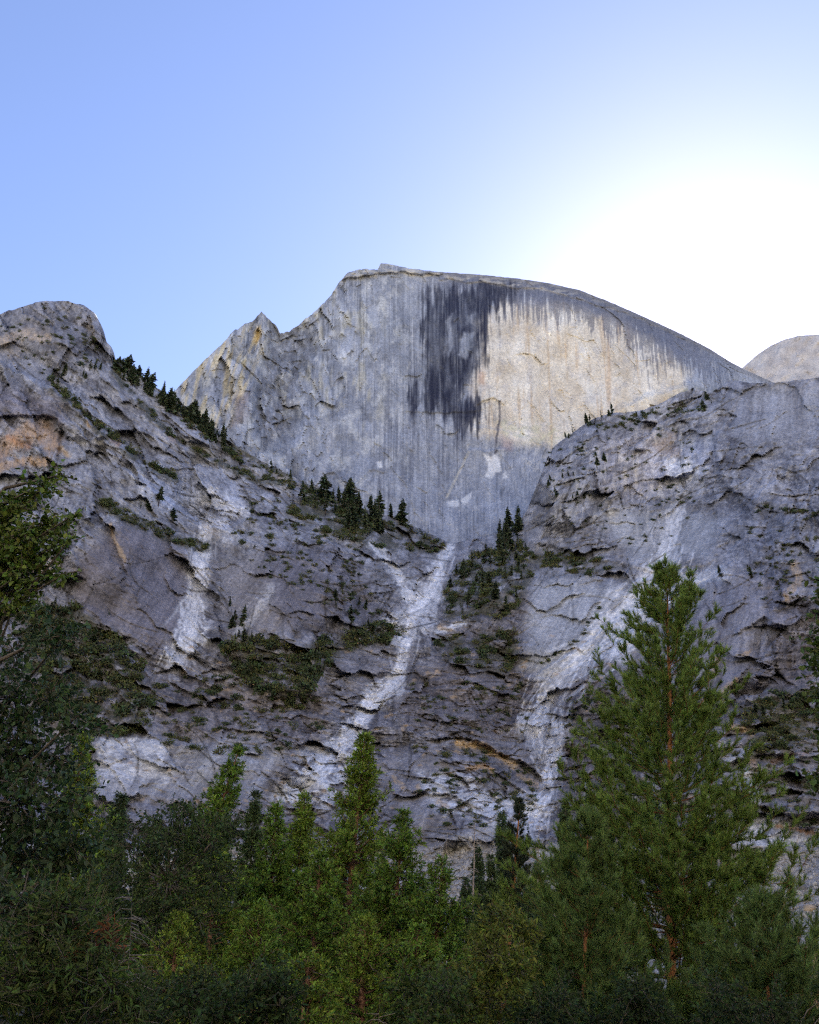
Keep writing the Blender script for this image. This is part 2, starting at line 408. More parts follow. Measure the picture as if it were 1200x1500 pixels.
rk = np.random.default_rng(21)
CRACK = np.zeros(Ug.shape, np.float32); RUN = np.zeros(Ug.shape, np.float32)
for k in range(330):
    u = rk.uniform(0, 1200); v = rk.uniform(np.interp(u, U1, SKV) + 20, 1220)
    if rk.random() < .55: a = math.atan(np.interp(u, U1, th) * .9) + rk.normal() * .18
    else: a = math.radians(rk.choice([62, 75, 105, 118])) + rk.normal() * .12
    n = int(rk.integers(5, 13)); st = rk.uniform(4, 10); bend = rk.normal() * .06; p = [(u, v)]
    for i in range(n):
        a += bend + rk.normal() * .08; u += math.cos(a) * st; v += math.sin(a) * st; p.append((u, v))
    w = local(p, 6); d, sgn, ov, par = pl(Ug[w], Vg[w], p)
    wd = rk.uniform(.8, 1.7) * (1 - .6 * np.abs(par - .5) * 2); m = np.exp(-(d / np.maximum(wd, .5)) ** 2) * (ov < 2)
    CRACK[w] = np.maximum(CRACK[w], m * rk.uniform(.45, 1)); D[w] -= 1.8 * m; D[w] += rk.uniform(.5, 2.6) * (sgn < 0) * np.exp(-d / 7) * (ov < 2)
for k in range(420):
    gsrc, wd_ = ((G_MAIN, 18), (G_RIGHT, 34), (G_LEFT, 16), (G_RIGHT[2:8], 60))[k % 4]
    i = rk.integers(len(gsrc) - 1); f = rk.random(); u = gsrc[i][0] * (1 - f) + gsrc[i + 1][0] * f + rk.normal() * wd_ * .5; v = gsrc[i][1] * (1 - f) + gsrc[i + 1][1] * f + rk.normal() * 6
    n = int(rk.integers(4, 10)); p = [(u, v)]; a = math.atan2(gsrc[i + 1][1] - gsrc[i][1], gsrc[i + 1][0] - gsrc[i][0]) + rk.normal() * .22
    for q in range(n):
        a += rk.normal() * .1; u += math.cos(a) * 6; v += math.sin(a) * 6; p.append((u, v))
    w = local(p, 8); d, sgn, ov, par = pl(Ug[w], Vg[w], p)
    RUN[w] = np.maximum(RUN[w], np.exp(-(d / rk.uniform(.7, 2.1)) ** 2) * (1 - par * .7) * (ov < 3) * rk.uniform(.4, 1))
Yf = Y0 - D
Yf = np.maximum(Yf, 330)

# ---- colours of the front wall (real stains, wet-polish and fresh breaks)
t = .5 + .5 * fbm(Ug / 55, Lw / 40, 4, 201) + .3 * fbm(Ug / 9, Lw / 5, 4, 203) + rough * (.26 * f_med + .26 * f_mid + .2 * f_sml + .24 * patch2 * f_plt + .3 * patch3 * f_col)
t = np.clip(t, 0, 1)
C = mix(np.array([.110, .104, .113]), [.38, .37, .385], t)
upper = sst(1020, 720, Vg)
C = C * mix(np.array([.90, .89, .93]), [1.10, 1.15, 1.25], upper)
stv = fbm((Ug - 600) / (1 + Vg / 3500) / 5.5, Vg / 90, 4, 207, .6)
C = mix(C, C * .5, sst(.08, .45, stv) * .6 * (1 - talus))
lich = sst(.1, .45, fbm(Ug / 18, Vg / 24, 4, 209)); C = mix(C, [.075, .073, .078], .45 * lich * (1 - .6 * slab))
sl_t = np.clip(.5 + 1.1 * sflow + .35 * fbm(Ug / 30, Vg / 40, 3, 211), 0, 1)
C = mix(C, mix(np.array([.155, .152, .168]), [.36, .365, .40], sl_t) * mix(np.array([.92, .88, .88]), [1.12, 1.14, 1.18], sst(760, 820, Ug))[...], slab * .85)
for si, (lo_, hi_) in ((2, ((.25, .26, .295), (.50, .515, .56))), (7, ((.24, .25, .28), (.46, .47, .51))), (1, ((.19, .185, .205), (.46, .46, .49))), (0, ((.15, .145, .158), (.30, .29, .31)))):
    C = mix(C, mix(np.array(lo_), hi_, sl_t), .85 * sst(-10, 14, poly(WU, WV, SLABS[si])))
# joints hold dark soil and lichen, quartz veins and fresh edges are pale
C = mix(C, [.06, .055, .05], rough * (.5 * np.exp(-(c_plt / .03) ** 2) * patch2 + .45 * np.exp(-(c_col / .035) ** 2) * patch3))
C = mix(C, [.055, .05, .045], rough * (.55 * np.exp(-(c_med / .035) ** 2) * patch + .4 * np.exp(-(c_mid / .05) ** 2) * patch))
vein = np.exp(-(fbm(Ug / 24, Lw / 13, 3, 212) / .022) ** 2) * sst(.0, .3, fbm(Ug / 70, Vg / 70, 2, 214)); C = mix(C, [.5, .48, .47], .5 * vein)
vein = np.exp(-(fbm(Ug / 13, Vg / 20, 3, 216) / .02) ** 2) * sst(.0, .3, fbm(Ug / 60, Vg / 60, 2, 218)); C = mix(C, [.06, .056, .055], .5 * vein)
pale = sst(.22, .5, fbm(Ug / 7, Lw / 7, 3, 213)) * rough; C = mix(C, [.46, .44, .42], .45 * pale)
butt = flz * sst(.0, .45, fbm(Ug / 8, Vg / 35, 3, 215)); C = mix(C, [.48, .465, .45], .7 * butt)
bushy_soil = sst(.15, .5, fbm(Ug / 30, Lw / 14, 3, 217)) * rough * sst(700, 900, Vg); C = mix(C, [.155, .125, .095], .55 * bushy_soil)
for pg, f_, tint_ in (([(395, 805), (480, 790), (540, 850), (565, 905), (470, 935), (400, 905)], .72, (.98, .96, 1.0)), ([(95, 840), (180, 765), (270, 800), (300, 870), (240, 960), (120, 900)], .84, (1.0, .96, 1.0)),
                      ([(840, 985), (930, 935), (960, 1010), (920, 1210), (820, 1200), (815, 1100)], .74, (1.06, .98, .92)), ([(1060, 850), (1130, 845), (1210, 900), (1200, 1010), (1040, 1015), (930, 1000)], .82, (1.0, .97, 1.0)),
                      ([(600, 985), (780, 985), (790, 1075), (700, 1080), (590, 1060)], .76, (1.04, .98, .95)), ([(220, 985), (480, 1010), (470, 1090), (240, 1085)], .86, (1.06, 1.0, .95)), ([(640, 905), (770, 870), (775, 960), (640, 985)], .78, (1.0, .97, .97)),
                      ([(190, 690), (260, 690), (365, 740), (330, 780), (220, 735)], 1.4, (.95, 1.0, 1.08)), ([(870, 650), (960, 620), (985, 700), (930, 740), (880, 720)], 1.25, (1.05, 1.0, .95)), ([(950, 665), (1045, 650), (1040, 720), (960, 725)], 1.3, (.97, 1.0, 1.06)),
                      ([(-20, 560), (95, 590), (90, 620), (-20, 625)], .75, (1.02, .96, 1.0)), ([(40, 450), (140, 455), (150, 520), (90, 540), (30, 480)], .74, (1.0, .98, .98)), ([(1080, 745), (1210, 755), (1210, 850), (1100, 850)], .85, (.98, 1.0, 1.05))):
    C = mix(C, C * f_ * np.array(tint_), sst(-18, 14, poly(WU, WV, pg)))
def wash(pts, w, amt=.9, col=(.80, .80, .83), w1=None):
    global C
    d, s, ov, par = pl(WU, WV, pts)
    ww = w + ((w1 if w1 is not None else w) - w) * par
    ww = ww * (1 + .6 * fbm(Ug / 16, Vg / 30, 3, 221))
    q = d / ww + .75 * fbm(Ug / 8, Vg / 10, 4, 222, .6)
    end = np.clip(1 - ov / 15, 0, 1)
    strand = sst(-.22, .12, fbm(d * s / 4.0 + .6 * perlin(Ug / 9, Vg / 9, 224), par * len(pts) * 1.6, 3, 223))
    m = sst(1.0, .72, q) * (.3 + .7 * strand) * end
    C = mix(C, np.asarray(col) * .6, .25 * amt * sst(2.0, .5, d / ww) * end)
    C = mix(C, col, np.clip(m * amt, 0, 1))
for pg in ([(395, 1170), (450, 1110), (500, 1080), (548, 1085), (525, 1140), (480, 1182)], [(762, 1062), (835, 1060), (812, 1118), (790, 1114)], [(690, 1168), (770, 1160), (812, 1185), (790, 1228), (720, 1215)], [(560, 908), (625, 880), (642, 910), (600, 946), (575, 940)],
           [(572, 838), (602, 850), (640, 848), (652, 880), (602, 892)], [(540, 1002), (590, 984), (596, 1012), (550, 1040), (520, 1062)], [(610, 1130), (700, 1140), (720, 1200), (640, 1190)], [(1060, 1195), (1140, 1205), (1200, 1240), (1080, 1240)], [(925, 860), (1005, 850), (985, 900), (905, 960), (860, 970)], [(270, 935), (300, 880), (305, 940), (268, 965)]):
    blk = sst(-9, 5, poly(WU, WV, pg)) * sst(-.5, .1, .9 * f_med + .8 * f_mid + .5 * f_sml + .5 * sflow)
    C = mix(C, np.array([.66, .66, .69]) * (1 + .2 * f_mid)[..., None], .78 * blk)
    C = mix(C, [.10, .092, .085], .6 * blk * np.maximum(np.exp(-(c_med / .05) ** 2), .7 * np.exp(-(c_mid / .06) ** 2)))
wash(G_MAIN, 7, .95, w1=13); wash(G_LEFT, 10, .7, w1=20); wash(G_RIGHT[:3], 14, .6); wash(G_RIGHT[2:7], 24, .4, w1=18); wash(G_RIGHT[6:], 11, .9, w1=14)
wash([(770, 1060), (800, 1075), (815, 1060)], 18, .6); wash([(700, 1170), (740, 1180), (790, 1190)], 10, .6)
wash([(545, 795), (580, 835), (598, 880)], 7, .8); wash([(440, 1105), (490, 1090), (520, 1075)], 10, .5); wash([(410, 1170), (450, 1140), (480, 1150)], 10, .5)
wash([(150, 1095), (210, 1092), (240, 1100)], 14, .6); wash([(150, 1125), (250, 1130)], 16, .5); wash([(640, 925), (680, 912)], 5, .7)
wash([(960, 850), (1010, 852), (1060, 838)], 12, .5); wash([(940, 870), (925, 930), (905, 960)], 20, .55); wash([(350, 930), (385, 880), (400, 860)], 8, .35)
wash([(985, 690), (1010, 680)], 16, .6); wash([(300, 725), (345, 745), (365, 750)], 14, .5); wash([(340, 790), (320, 765)], 12, .4); wash([(200, 690), (215, 730)], 12, .4)
wash([(640, 1265), (665, 1240), (700, 1225), (735, 1205)], 15, .6, (.5, .47, .44)); wash([(1070, 1110), (1100, 1140), (1110, 1180)], 8, .5)
C = mix(C, [.84, .84, .87], .85 * RUN); C = mix(C, [.05, .046, .043], .72 * CRACK)
def tan(pts, w, amt=.85, col=(.52, .37, .22)):
    global C
    d, s, ov, _ = pl(WU, WV, pts)
    m = sst(1.1, .3, d / (w * (1 + .6 * fbm(Ug / 9, Vg / 14, 3, 231)))) * (.6 + .4 * sst(-.3, .3, fbm(Ug / 4, Vg / 16, 3, 233)))
    C = mix(C, col, np.clip(m * amt, 0, 1))
tan([(5, 500), (35, 488), (68, 495)], 11, .75, (.46, .37, .28)); tan([(0, 520), (25, 512)], 12, .5, (.42, .37, .33)); tan([(128, 470), (138, 500)], 7, .5, (.4, .36, .32))
tan([(0, 660), (30, 640), (62, 630), (78, 650)], 19, .8, (.45, .31, .21)); tan([(-20, 688), (40, 675), (66, 676)], 9, .8, (.55, .38, .24)); tan([(90, 655), (98, 668)], 6, .7)
tan([(12, 640), (40, 655)], 6, .7, (.42, .22, .12)); tan([(160, 638), (175, 650)], 6, .7, (.42, .25, .15)); tan([(145, 645), (150, 655)], 6, .5, (.5, .47, .42)); tan([(248, 635), (255, 645)], 7, .6, (.42, .30, .24)); tan([(128, 618), (131, 626)], 4, .8)
tan([(162, 768), (170, 795), (183, 822)], 4, .9, (.44, .32, .2)); tan([(-10, 850), (40, 835), (75, 830)], 14, .75, (.5, .40, .31)); tan([(0, 905), (25, 895)], 9, .7, (.46, .36, .28))
tan([(1162, 825), (1172, 850), (1158, 865)], 8, .8, (.46, .35, .24)); tan([(1148, 870), (1153, 880)], 5, .8, (.48, .33, .18)); tan([(1050, 965), (1043, 985)], 5, .8, (.48, .37, .26)); tan([(1055, 1015), (1078, 998)], 6, .8, (.46, .34, .22)); tan([(1090, 958), (1100, 955)], 4, .6)
tan([(672, 1090), (705, 1092), (735, 1108), (755, 1122)], 7, .95, (.55, .38, .2)); tan([(685, 1124), (705, 1122), (722, 1128)], 5, .9, (.52, .34, .18)); tan([(760, 1135), (785, 1150)], 5, .7)
tan([(575, 1140), (590, 1150)], 4, .8); tan([(612, 1152), (614, 1160)], 4, .7); tan([(640, 1175), (655, 1178)], 5, .7); tan([(845, 1100), (850, 1108)], 6, .7, (.46, .33, .22)); tan([(862, 1002), (870, 1010)], 7, .4, (.36, .25, .18))
tan([(1070, 1065), (1100, 1072)], 6, .85, (.5, .35, .19)); tan([(1100, 1115), (1110, 1125)], 7, .6, (.46, .33, .24)); tan([(1130, 1115), (1185, 1100)], 5, .6, (.3, .17, .1)); tan([(1140, 1210), (1200, 1222)], 4, .75, (.36, .19, .09)); tan([(1120, 1055), (1160, 1060)], 8, .4, (.3, .2, .13))
tan([(985, 640), (965, 655), (990, 665)], 11, .5, (.5, .39, .31)); tan([(640, 918), (660, 922)], 4, .6); tan([(465, 775), (475, 785)], 5, .7, (.5, .42, .33)); tan([(405, 700), (420, 705)], 10, .6, (.44, .38, .34)); tan([(300, 770), (320, 785)], 6, .5, (.45, .37, .27)); tan([(450, 1000), (455, 1010)], 6, .5)
for k in range(170):
    a, b = RNG.uniform(180, 900), RNG.uniform(930, 1230)
    m = np.abs(Ug - a) < 14; m &= np.abs(Vg - b) < 12
    if not m.any(): continue
    d = np.hypot((WU[m] - a) / RNG.uniform(2.5, 7), (WV[m] - b) / RNG.uniform(1.2, 3))
    C[m] = mix(C[m], np.array([.46, .34, .23]) * RNG.uniform(.75, 1.15), .75 * sst(1.1, .4, d))
# soil on vegetated ledges
VEG = {
 'left_bowl': [(25, 895), (110, 885), (165, 925), (205, 965), (220, 1020), (208, 1072), (150, 1085), (70, 1055), (35, 985)],
 'middle_bowl': [(330, 945), (400, 935), (430, 955), (520, 925), (560, 912), (588, 928), (560, 945), (500, 955), (455, 1002), (445, 1030), (370, 1012), (345, 985)],
 'gully_side': [(648, 868), (690, 812), (760, 792), (785, 818), (775, 862), (742, 905), (655, 908)],
 'bench': [(440, 728), (540, 752), (600, 772), (655, 800), (638, 812), (560, 803), (505, 795), (420, 752)],
 'mid_band': [(638, 935), (750, 928), (765, 958), (735, 990), (650, 965)],
 'right_foot': [(1085, 1040), (1130, 1010), (1215, 1010), (1215, 1090), (1110, 1105)],
 'slab_top': [(780, 812), (850, 810), (905, 832), (860, 843), (785, 836)]}
vegm = np.zeros(Ug.shape)
for k in VEG: vegm = np.maximum(vegm, sst(-10, 8, poly(WU, WV, VEG[k])))
for p, w in ((LEDGE_A[2:], 7), (LEDGE_B, 6), ([(150, 735), (200, 765), (270, 795), (300, 800)], 10), ([(230, 560), (330, 645), (420, 695), (520, 740)], 7)):
    vegm = np.maximum(vegm, sst(1.4, .5, pl(WU, WV, p)[0] / w))
C = mix(C, [.075, .070, .040], .75 * vegm * sst(-.3, .1, fbm(Ug / 20, Vg / 14, 3, 245)))
C = mix(C, mix(np.array([.24, .22, .205]), [.46, .43, .40], sst(-.3, .4, fbm(Ug / 3.4, Vg / 2.6, 3, 241))), .9 * talus)
C = C * (1 + .16 * fbm(Ug / 6.3, Vg / 5.1, 2, 243) + .05 * RNG.normal(size=Ug.shape)).clip(.4, 1.7)[..., None]

# rows behind the skyline and a skirt under the talus
P = at(Ug, Vg, Yf)
top = P[0]; back = []
rngb = fbm(U1 / 30, U1 * 0, 3, 8)
for dyb, dzb in ((320, -420), (170, -190), (90, -62), (40, -12), (15, 1.5), (5, 2.0)):
    q = top.copy(); q[:, 1] += dyb * (1 + .15 * rngb); q[:, 2] += dzb * .8; back.append(q)
bot = P[-1].copy(); bot1 = bot.copy(); bot1[:, 1] -= 70; bot1[:, 2] = 8 + 3 * rngb; bot2 = bot.copy(); bot2[:, 1] -= 120; bot2[:, 2] = -4
Pf = np.concatenate([np.stack(back), P, bot1[None], bot2[None]])
nb = len(back)
Cf = np.concatenate([np.repeat(C[:1], nb, 0), C, np.repeat(C[-1:], 2, 0)])
link('mountain', mesh_np('mountain', Pf.reshape(-1, 3), grid_faces(Pf.shape[0], NC)[:, ::-1], M_ROCK, Cf.reshape(-1, 3), True), kind='structure')

def surf(u, v):
    """point on the front wall seen at photograph pixel u, v"""
    c = int(np.clip(round((u + 160) / 1520 * (NC - 1)), 0, NC - 1)); col = Vg[:, c]
    r = int(np.clip(np.searchsorted(col, v), 0, NR - 1)); y = float(Yf[r, c]); vv = float(max(v, col[0]))
    return at(u, vv, y), mpp(u, vv, y)

# ------------------------------------------------------------------ the dome
SKY_DOME = [(180, 640), (230, 600), (262, 566), (300, 527), (330, 499), (343, 484), (352, 479), (362, 474), (375, 466), (383, 456), (391, 466), (404, 474), (410, 489), (424, 485), (433, 478), (441, 474),
            (447, 468), (463, 455), (485, 432), (498, 412), (508, 401), (520, 396), (534, 394), (553, 395), (557, 386), (566, 386), (580, 389), (600, 393), (640, 398), (700, 402), (760, 408),
            (800, 414), (850, 425), (900, 445), (950, 467), (1000, 490), (1040, 511), (1065, 527), (1090, 541), (1115, 552), (1160, 572), (1240, 620)]
du = np.array([p[0] for p in SKY_DOME], float); dv = np.array([p[1] for p in SKY_DOME], float)
ND, MD = 680, 330
U2 = np.linspace(180, 1240, ND)
S2 = np.interp(U2, du, dv) + np.interp(U2, [180, 300, 345, 520, 600, 1240], [1.6, 2.5, 5.0, 4.0, 1.2, .9]) * fbm(U2 / 11, U2 * 0 + 1.1, 4, 301, .6)
B2 = np.maximum(skyf(U2) + 60, S2 + 60)
Td = np.linspace(0, 1, MD)[:, None]
ud = np.repeat(U2[None, :], MD, 0).astype(np.float32); vd = (S2[None, :] + (B2 - S2)[None, :] * Td).astype(np.float32)
DOME_PTS = [(180, 660, 1330), (262, 566, 1350), (300, 640, 1275), (383, 461, 1400), (340, 560, 1325), (400, 620, 1325), (430, 520, 1400), (450, 700, 1290), (480, 600, 1360), (520, 400, 1490), (520, 500, 1425),
            (560, 390, 1500), (600, 600, 1400), (600, 750, 1300), (660, 850, 1215), (700, 700, 1370), (700, 405, 1535), (700, 500, 1455), (740, 600, 1420), (800, 800, 1290), (850, 425, 1560), (850, 470, 1500), (850, 560, 1470), (860, 640, 1440),
            (950, 467, 1590), (960, 520, 1510), (980, 600, 1470), (1040, 511, 1600), (1060, 560, 1540), (1115, 552, 1640), (1100, 640, 1500), (1240, 620, 1650), (1240, 700, 1600), (900, 750, 1380), (1000, 750, 1420)]
Yd = rbf(DOME_PTS, ud, vd, 40)
above = vd - S2[None, :]
us = (ud - 600) / (1 + (vd - 600) / 4200)         # follows the plumb lines of the face
wu = ud + 6 * fbm(ud / 24, vd / 24, 3, 311); wv = vd + 6 * fbm(ud / 24, vd / 24, 3, 313)
DD = 16 * fbm(ud / 110, vd / 110, 3, 321) + 3.2 * ridged(us / 26, vd / 120, 3, 323)
leftz = sst(560, 470, ud + .25 * (vd - 500))
ff, fc = facets(us / 24 + .5 * fbm(ud / 30, vd / 30, 2, 325), vd / 46 - us / 60, 331)
fs, fsc = facets(us / 9, vd / 16 - us / 30, 333)
DD += (.35 + .9 * leftz) * (9.0 * ff + 3.2 * fs) + 1.3 * fbm(us / 4, vd / 30, 3, 335) + .9 * fbm(ud / 7, vd / 9, 2, 337)
rec = poly(wu, wv, [(395, 480), (450, 475), (465, 500), (440, 560), (430, 640), (400, 660), (370, 620), (385, 540)])
DD -= 20 * sst(-14, 14, rec); DD += sst(-5, 10, rec) * 5 * facets(ud / 13, vd / 15, 341)[0]
def dstep(pts, amp, soft=2.0, decay=40.0):
    global DD
    d, s, ov, _ = pl(wu, wv, pts); d = d * s
    DD = DD + amp * sst(-soft, soft, d) * np.exp(-np.maximum(d, 0) / decay) * np.clip(1 - ov / 15, 0, 1)
dstep([(640, 402), (590, 399), (545, 401), (505, 408)], 14, 2, 10)                         # the jutting visor
dstep([(1000, 495), (900, 452), (800, 424), (650, 410)], 7, 2, 9)
dstep([(368, 480), (360, 510), (345, 560), (330, 600)], 12, 2, 26)
dstep([(383, 465), (375, 520), (352, 590)], -14, 2, 30)
dstep([(440, 490), (455, 560), (440, 640)], -10, 3, 40)
dstep([(690, 622), (740, 632), (800, 650)], 9, 2, 25); dstep([(655, 720), (672, 690), (688, 660), (740, 655)], 8, 2, 25)
dstep([(505, 712), (492, 695), (478, 693), (465, 706)], 7, 1.5, 10); dstep([(735, 590), (722, 583), (705, 592)], 6, 1.5, 8)
dstep([(600, 603), (650, 606), (700, 602)][::-1], 5, 2, 16); dstep([(860, 640), (900, 600), (960, 575), (1010, 560)], 14, 4, 60)
dstep([(560, 690), (540, 690), (520, 715)], 5, 1.5, 10)
Yd = Yd - DD

st1 = fbm(us / 3.4, vd / 130, 4, 351, .6); st2 = fbm(us / 11, vd / 170, 3, 353)
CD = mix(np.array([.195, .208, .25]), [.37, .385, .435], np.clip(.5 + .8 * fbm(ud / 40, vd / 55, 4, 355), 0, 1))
CD = mix(CD, [.50, .49, .48], .5 * sst(.15, .5, fbm(us / 9, vd / 26, 4, 357)))
CD = mix(CD, CD * .62, .8 * sst(.1, .45, st1) * sst(380, 600, ud) * sst(-.35, .2, fbm(ud / 60, vd / 60, 2, 358))); CD = mix(CD, [.48, .49, .52], .5 * sst(.15, .5, -st1) * sst(380, 560, ud))
CD = mix(CD, [.46, .42, .31], .55 * sst(.05, .4, fbm(us / 16, vd / 45, 3, 359)) * sst(600, 540, ud) * sst(700, 560, vd))
CD = mix(CD, [.53, .53, .53], .6 * sst(.08, .3, fbm(ud / 22, vd / 30, 4, 356)) * sst(640, 560, ud)); CD = mix(CD, [.17, .175, .20], .55 * sst(.1, .32, fbm(ud / 20, vd / 26, 4, 362)) * sst(640, 560, ud))
vein = np.exp(-(fbm(us / 16, vd / 44, 3, 364) / .02) ** 2); CD = mix(CD, [.13, .13, .15], .5 * vein * sst(.0, .25, fbm(ud / 50, vd / 50, 2, 366)))
thin = fbm(us / 2.1, vd / 320, 3, 368, .6); CD = mix(CD, CD * .55, .7 * sst(.16, .4, thin)); CD = mix(CD, [.52, .52, .54], .5 * sst(.2, .45, -thin))
# the cracked side peak: ochre slabs and a broken hollow, its shading painted dark
CD = mix(CD, [.50, .42, .27], .9 * sst(-.15, .3, fbm((us + .25 * vd) / 10, vd / 60, 3, 361)) * sst(-6, 10, poly(wu, wv, [(262, 560), (345, 482), (385, 462), (388, 500), (370, 560), (340, 610), (300, 650), (270, 620)])))
CD = mix(CD, [.55, .36, .11], .85 * sst(-4, 5, poly(wu, wv, [(372, 488), (381, 478), (382, 492), (375, 505), (370, 502)]))); CD = mix(CD, [.52, .40, .16], .7 * sst(-3, 4, poly(wu, wv, [(353, 528), (361, 522), (360, 535), (354, 542)])))
CD = mix(CD, [.155, .155, .175], .7 * sst(-10, 12, rec) * sst(-.35, .3, fbm(ud / 8, vd / 10, 3, 363))); CD = mix(CD, [.26, .19, .16], .5 * sst(-6, 10, poly(wu, wv, [(345, 575), (370, 570), (360, 620), (335, 630)])))
# cream fresh wall
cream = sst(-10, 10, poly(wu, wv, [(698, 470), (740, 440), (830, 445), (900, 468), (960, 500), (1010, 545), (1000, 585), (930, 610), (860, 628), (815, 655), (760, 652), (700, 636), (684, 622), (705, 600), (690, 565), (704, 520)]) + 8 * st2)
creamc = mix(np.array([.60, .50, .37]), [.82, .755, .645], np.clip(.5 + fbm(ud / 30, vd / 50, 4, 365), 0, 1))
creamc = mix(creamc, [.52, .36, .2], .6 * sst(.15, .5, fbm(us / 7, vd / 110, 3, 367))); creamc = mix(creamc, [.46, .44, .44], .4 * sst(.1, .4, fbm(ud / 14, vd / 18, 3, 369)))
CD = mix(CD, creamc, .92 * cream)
CD = mix(CD, [.52, .49, .30], .5 * sst(-4, 8, poly(wu, wv, [(720, 612), (790, 615), (850, 640), (800, 655), (740, 645)])) * sst(-.2, .3, fbm(ud / 12, vd / 8, 3, 371)))
CD = mix(CD, [.5, .3, .2], .6 * sst(-4, 6, poly(wu, wv, [(700, 545), (712, 548), (708, 565), (698, 566)]))); CD = mix(CD, [.45, .31, .27], .5 * sst(-6, 6, poly(wu, wv, [(735, 640), (755, 645), (750, 660), (735, 655)])))
CD = mix(CD, [.52, .36, .22], .6 * sst(5, 1, np.abs(ud - 892 + 4 * st2)) * sst(480, 510, vd) * sst(610, 580, vd))
# black water streaks
core = poly(wu, wv, [(640, 432), (662, 420), (700, 414), (740, 420), (748, 440), (716, 462), (707, 500), (704, 530), (688, 552), (668, 566), (674, 588), (708, 592), (700, 612), (684, 634), (664, 616), (630, 604), (606, 598), (602, 584), (622, 545), (618, 480), (628, 448)])
isl = poly(wu, wv, [(678, 488), (696, 486), (692, 508), (682, 526), (671, 522)]); isl2 = np.maximum(poly(wu, wv, [(655, 470), (662, 460), (664, 500), (656, 520)]), poly(wu, wv, [(684, 462), (694, 458), (693, 470), (685, 472)]))
dk = sst(-6, 9, core + 17 * st1 + 20 * st2 + 18 * fbm(ud / 11, vd / 34, 3, 374) + 4) * (1 - sst(-2, 3, isl + 4 * st1)) * (1 - .8 * sst(-3, 3, isl2 + 6 * st1))
dk = dk * (.8 + .2 * sst(-.25, .2, fbm(ud / 26, vd / 40, 3, 376))) * (.7 + .3 * sst(.3, -.15, fbm(us / 3, vd / 90, 3, 373)))
hang = sst(.0, .28, st1 * .9 + st2 * .35 + .62 - np.maximum(above - 12, 0) / np.interp(ud, [600, 700, 760, 850, 900, 960, 1010, 1100], [60, 80, 75, 60, 75, 95, 70, 50])) * sst(600, 690, ud) * sst(1090, 1010, ud)
low = sst(-.1, .35, st1 + .4 * st2) * sst(-10, 15, poly(wu, wv, [(560, 600), (700, 605), (690, 640), (665, 700), (640, 760), (570, 770), (540, 700)]))
halo = sst(-60, 20, core) * sst(.0, .4, st1 + .5 * st2)
CD = mix(CD, [.095, .098, .135], .66 * np.clip(hang, 0, 1)); CD = mix(CD, [.12, .125, .16], .6 * halo); CD = mix(CD, [.16, .165, .195], .7 * low); CD = mix(CD, [.022, .024, .044], .97 * dk)
CD = mix(CD, [.06, .06, .085], .8 * sst(2.6, .9, pl(wu, vd, [(731, 588), (728, 640), (722, 690)])[0])); CD = mix(CD, [.08, .08, .1], .6 * sst(1.8, .6, pl(wu, vd, [(712, 590), (714, 615)])[0]))
# pale scars low on the face, pale rim rocks, lighter apron
for p in ([(708, 664), (719, 669), (726, 664), (733, 672), (735, 690), (726, 692), (721, 701), (710, 698), (716, 686), (714, 676)], [(736, 694), (741, 691), (745, 700), (737, 701)], [(655, 735), (672, 733), (673, 742), (657, 743)], [(675, 732), (691, 721), (690, 730), (680, 741)], [(552, 677), (558, 675), (560, 685), (553, 686)]):
    CD = mix(CD, [.68, .67, .66], .85 * sst(-1.5, 1.5, poly(wu * .3 + ud * .7, wv * .3 + vd * .7, p)))
CD = mix(CD, [.52, .48, .41], .8 * sst(2.6, 1, pl(ud, vd, [(655, 728), (668, 700), (687, 662)])[0]) + 0 * ud); CD = mix(CD, [.55, .53, .50], .5 * sst(-6, 8, poly(wu, wv, [(700, 652), (800, 655), (820, 690), (770, 700), (760, 670)])) * sst(.05, .3, fbm(ud / 10, vd / 8, 3, 375)))
CD = mix(CD, [.50, .46, .40], .75 * sst(16, 8, above) * sst(-.1, .25, fbm(ud / 18, vd / 5, 3, 377)) * sst(490, 520, ud) * sst(960, 760, ud))
CD = mix(CD, [.20, .19, .19], .6 * sst(9, 3, above) * sst(600, 680, ud))
CD = mix(CD, [.50, .50, .52], .5 * sst(640, 790, vd) * sst(-.3, .4, fbm(ud / 16, vd / 22, 3, 379)) * sst(520, 580, ud)); CD = mix(CD, [.47, .47, .50], .5 * sst(1.5, .3, np.abs(ud - 470 + .26 * (vd - 700)) / 5) * sst(620, 660, vd))
# shrubby green shoulder under the sun
CD = mix(CD, [.2, .19, .11], .6 * sst(-5, 8, poly(wu, wv, [(960, 600), (1000, 565), (1050, 570), (1080, 555), (1110, 560), (1060, 600)])) * sst(-.1, .3, fbm(ud / 9, vd / 9, 3, 381)))
CD = CD * (1 + .2 * leftz * ff + .22 * leftz * fs)[..., None] * (1 + .12 * fbm(ud / 5.7, vd / 6.9, 2, 383) + .05 * RNG.normal(size=ud.shape)).clip(.4, 1.7)[..., None]
Pd = at(ud, vd, Yd); tp = Pd[0]; backs = []
nz = fbm(U2 / 40, U2 * 0, 3, 12)
for dyb, dzb in ((1100, -900), (700, -420), (420, -170), (240, -50), (130, -8), (60, 9), (22, 7), (6, 2.5)):
    q = tp.copy(); q[:, 1] += dyb * (1 + .05 * nz); q[:, 2] += dzb; backs.append(q)
Pd = np.concatenate([np.stack(backs), Pd]); CD = np.concatenate([np.repeat(CD[:1], len(backs), 0), CD])
link('granite_dome', mesh_np('granite_dome', Pd.reshape(-1, 3), grid_faces(Pd.shape[0], ND)[:, ::-1], M_DOME, CD.reshape(-1, 3), True), kind='structure')

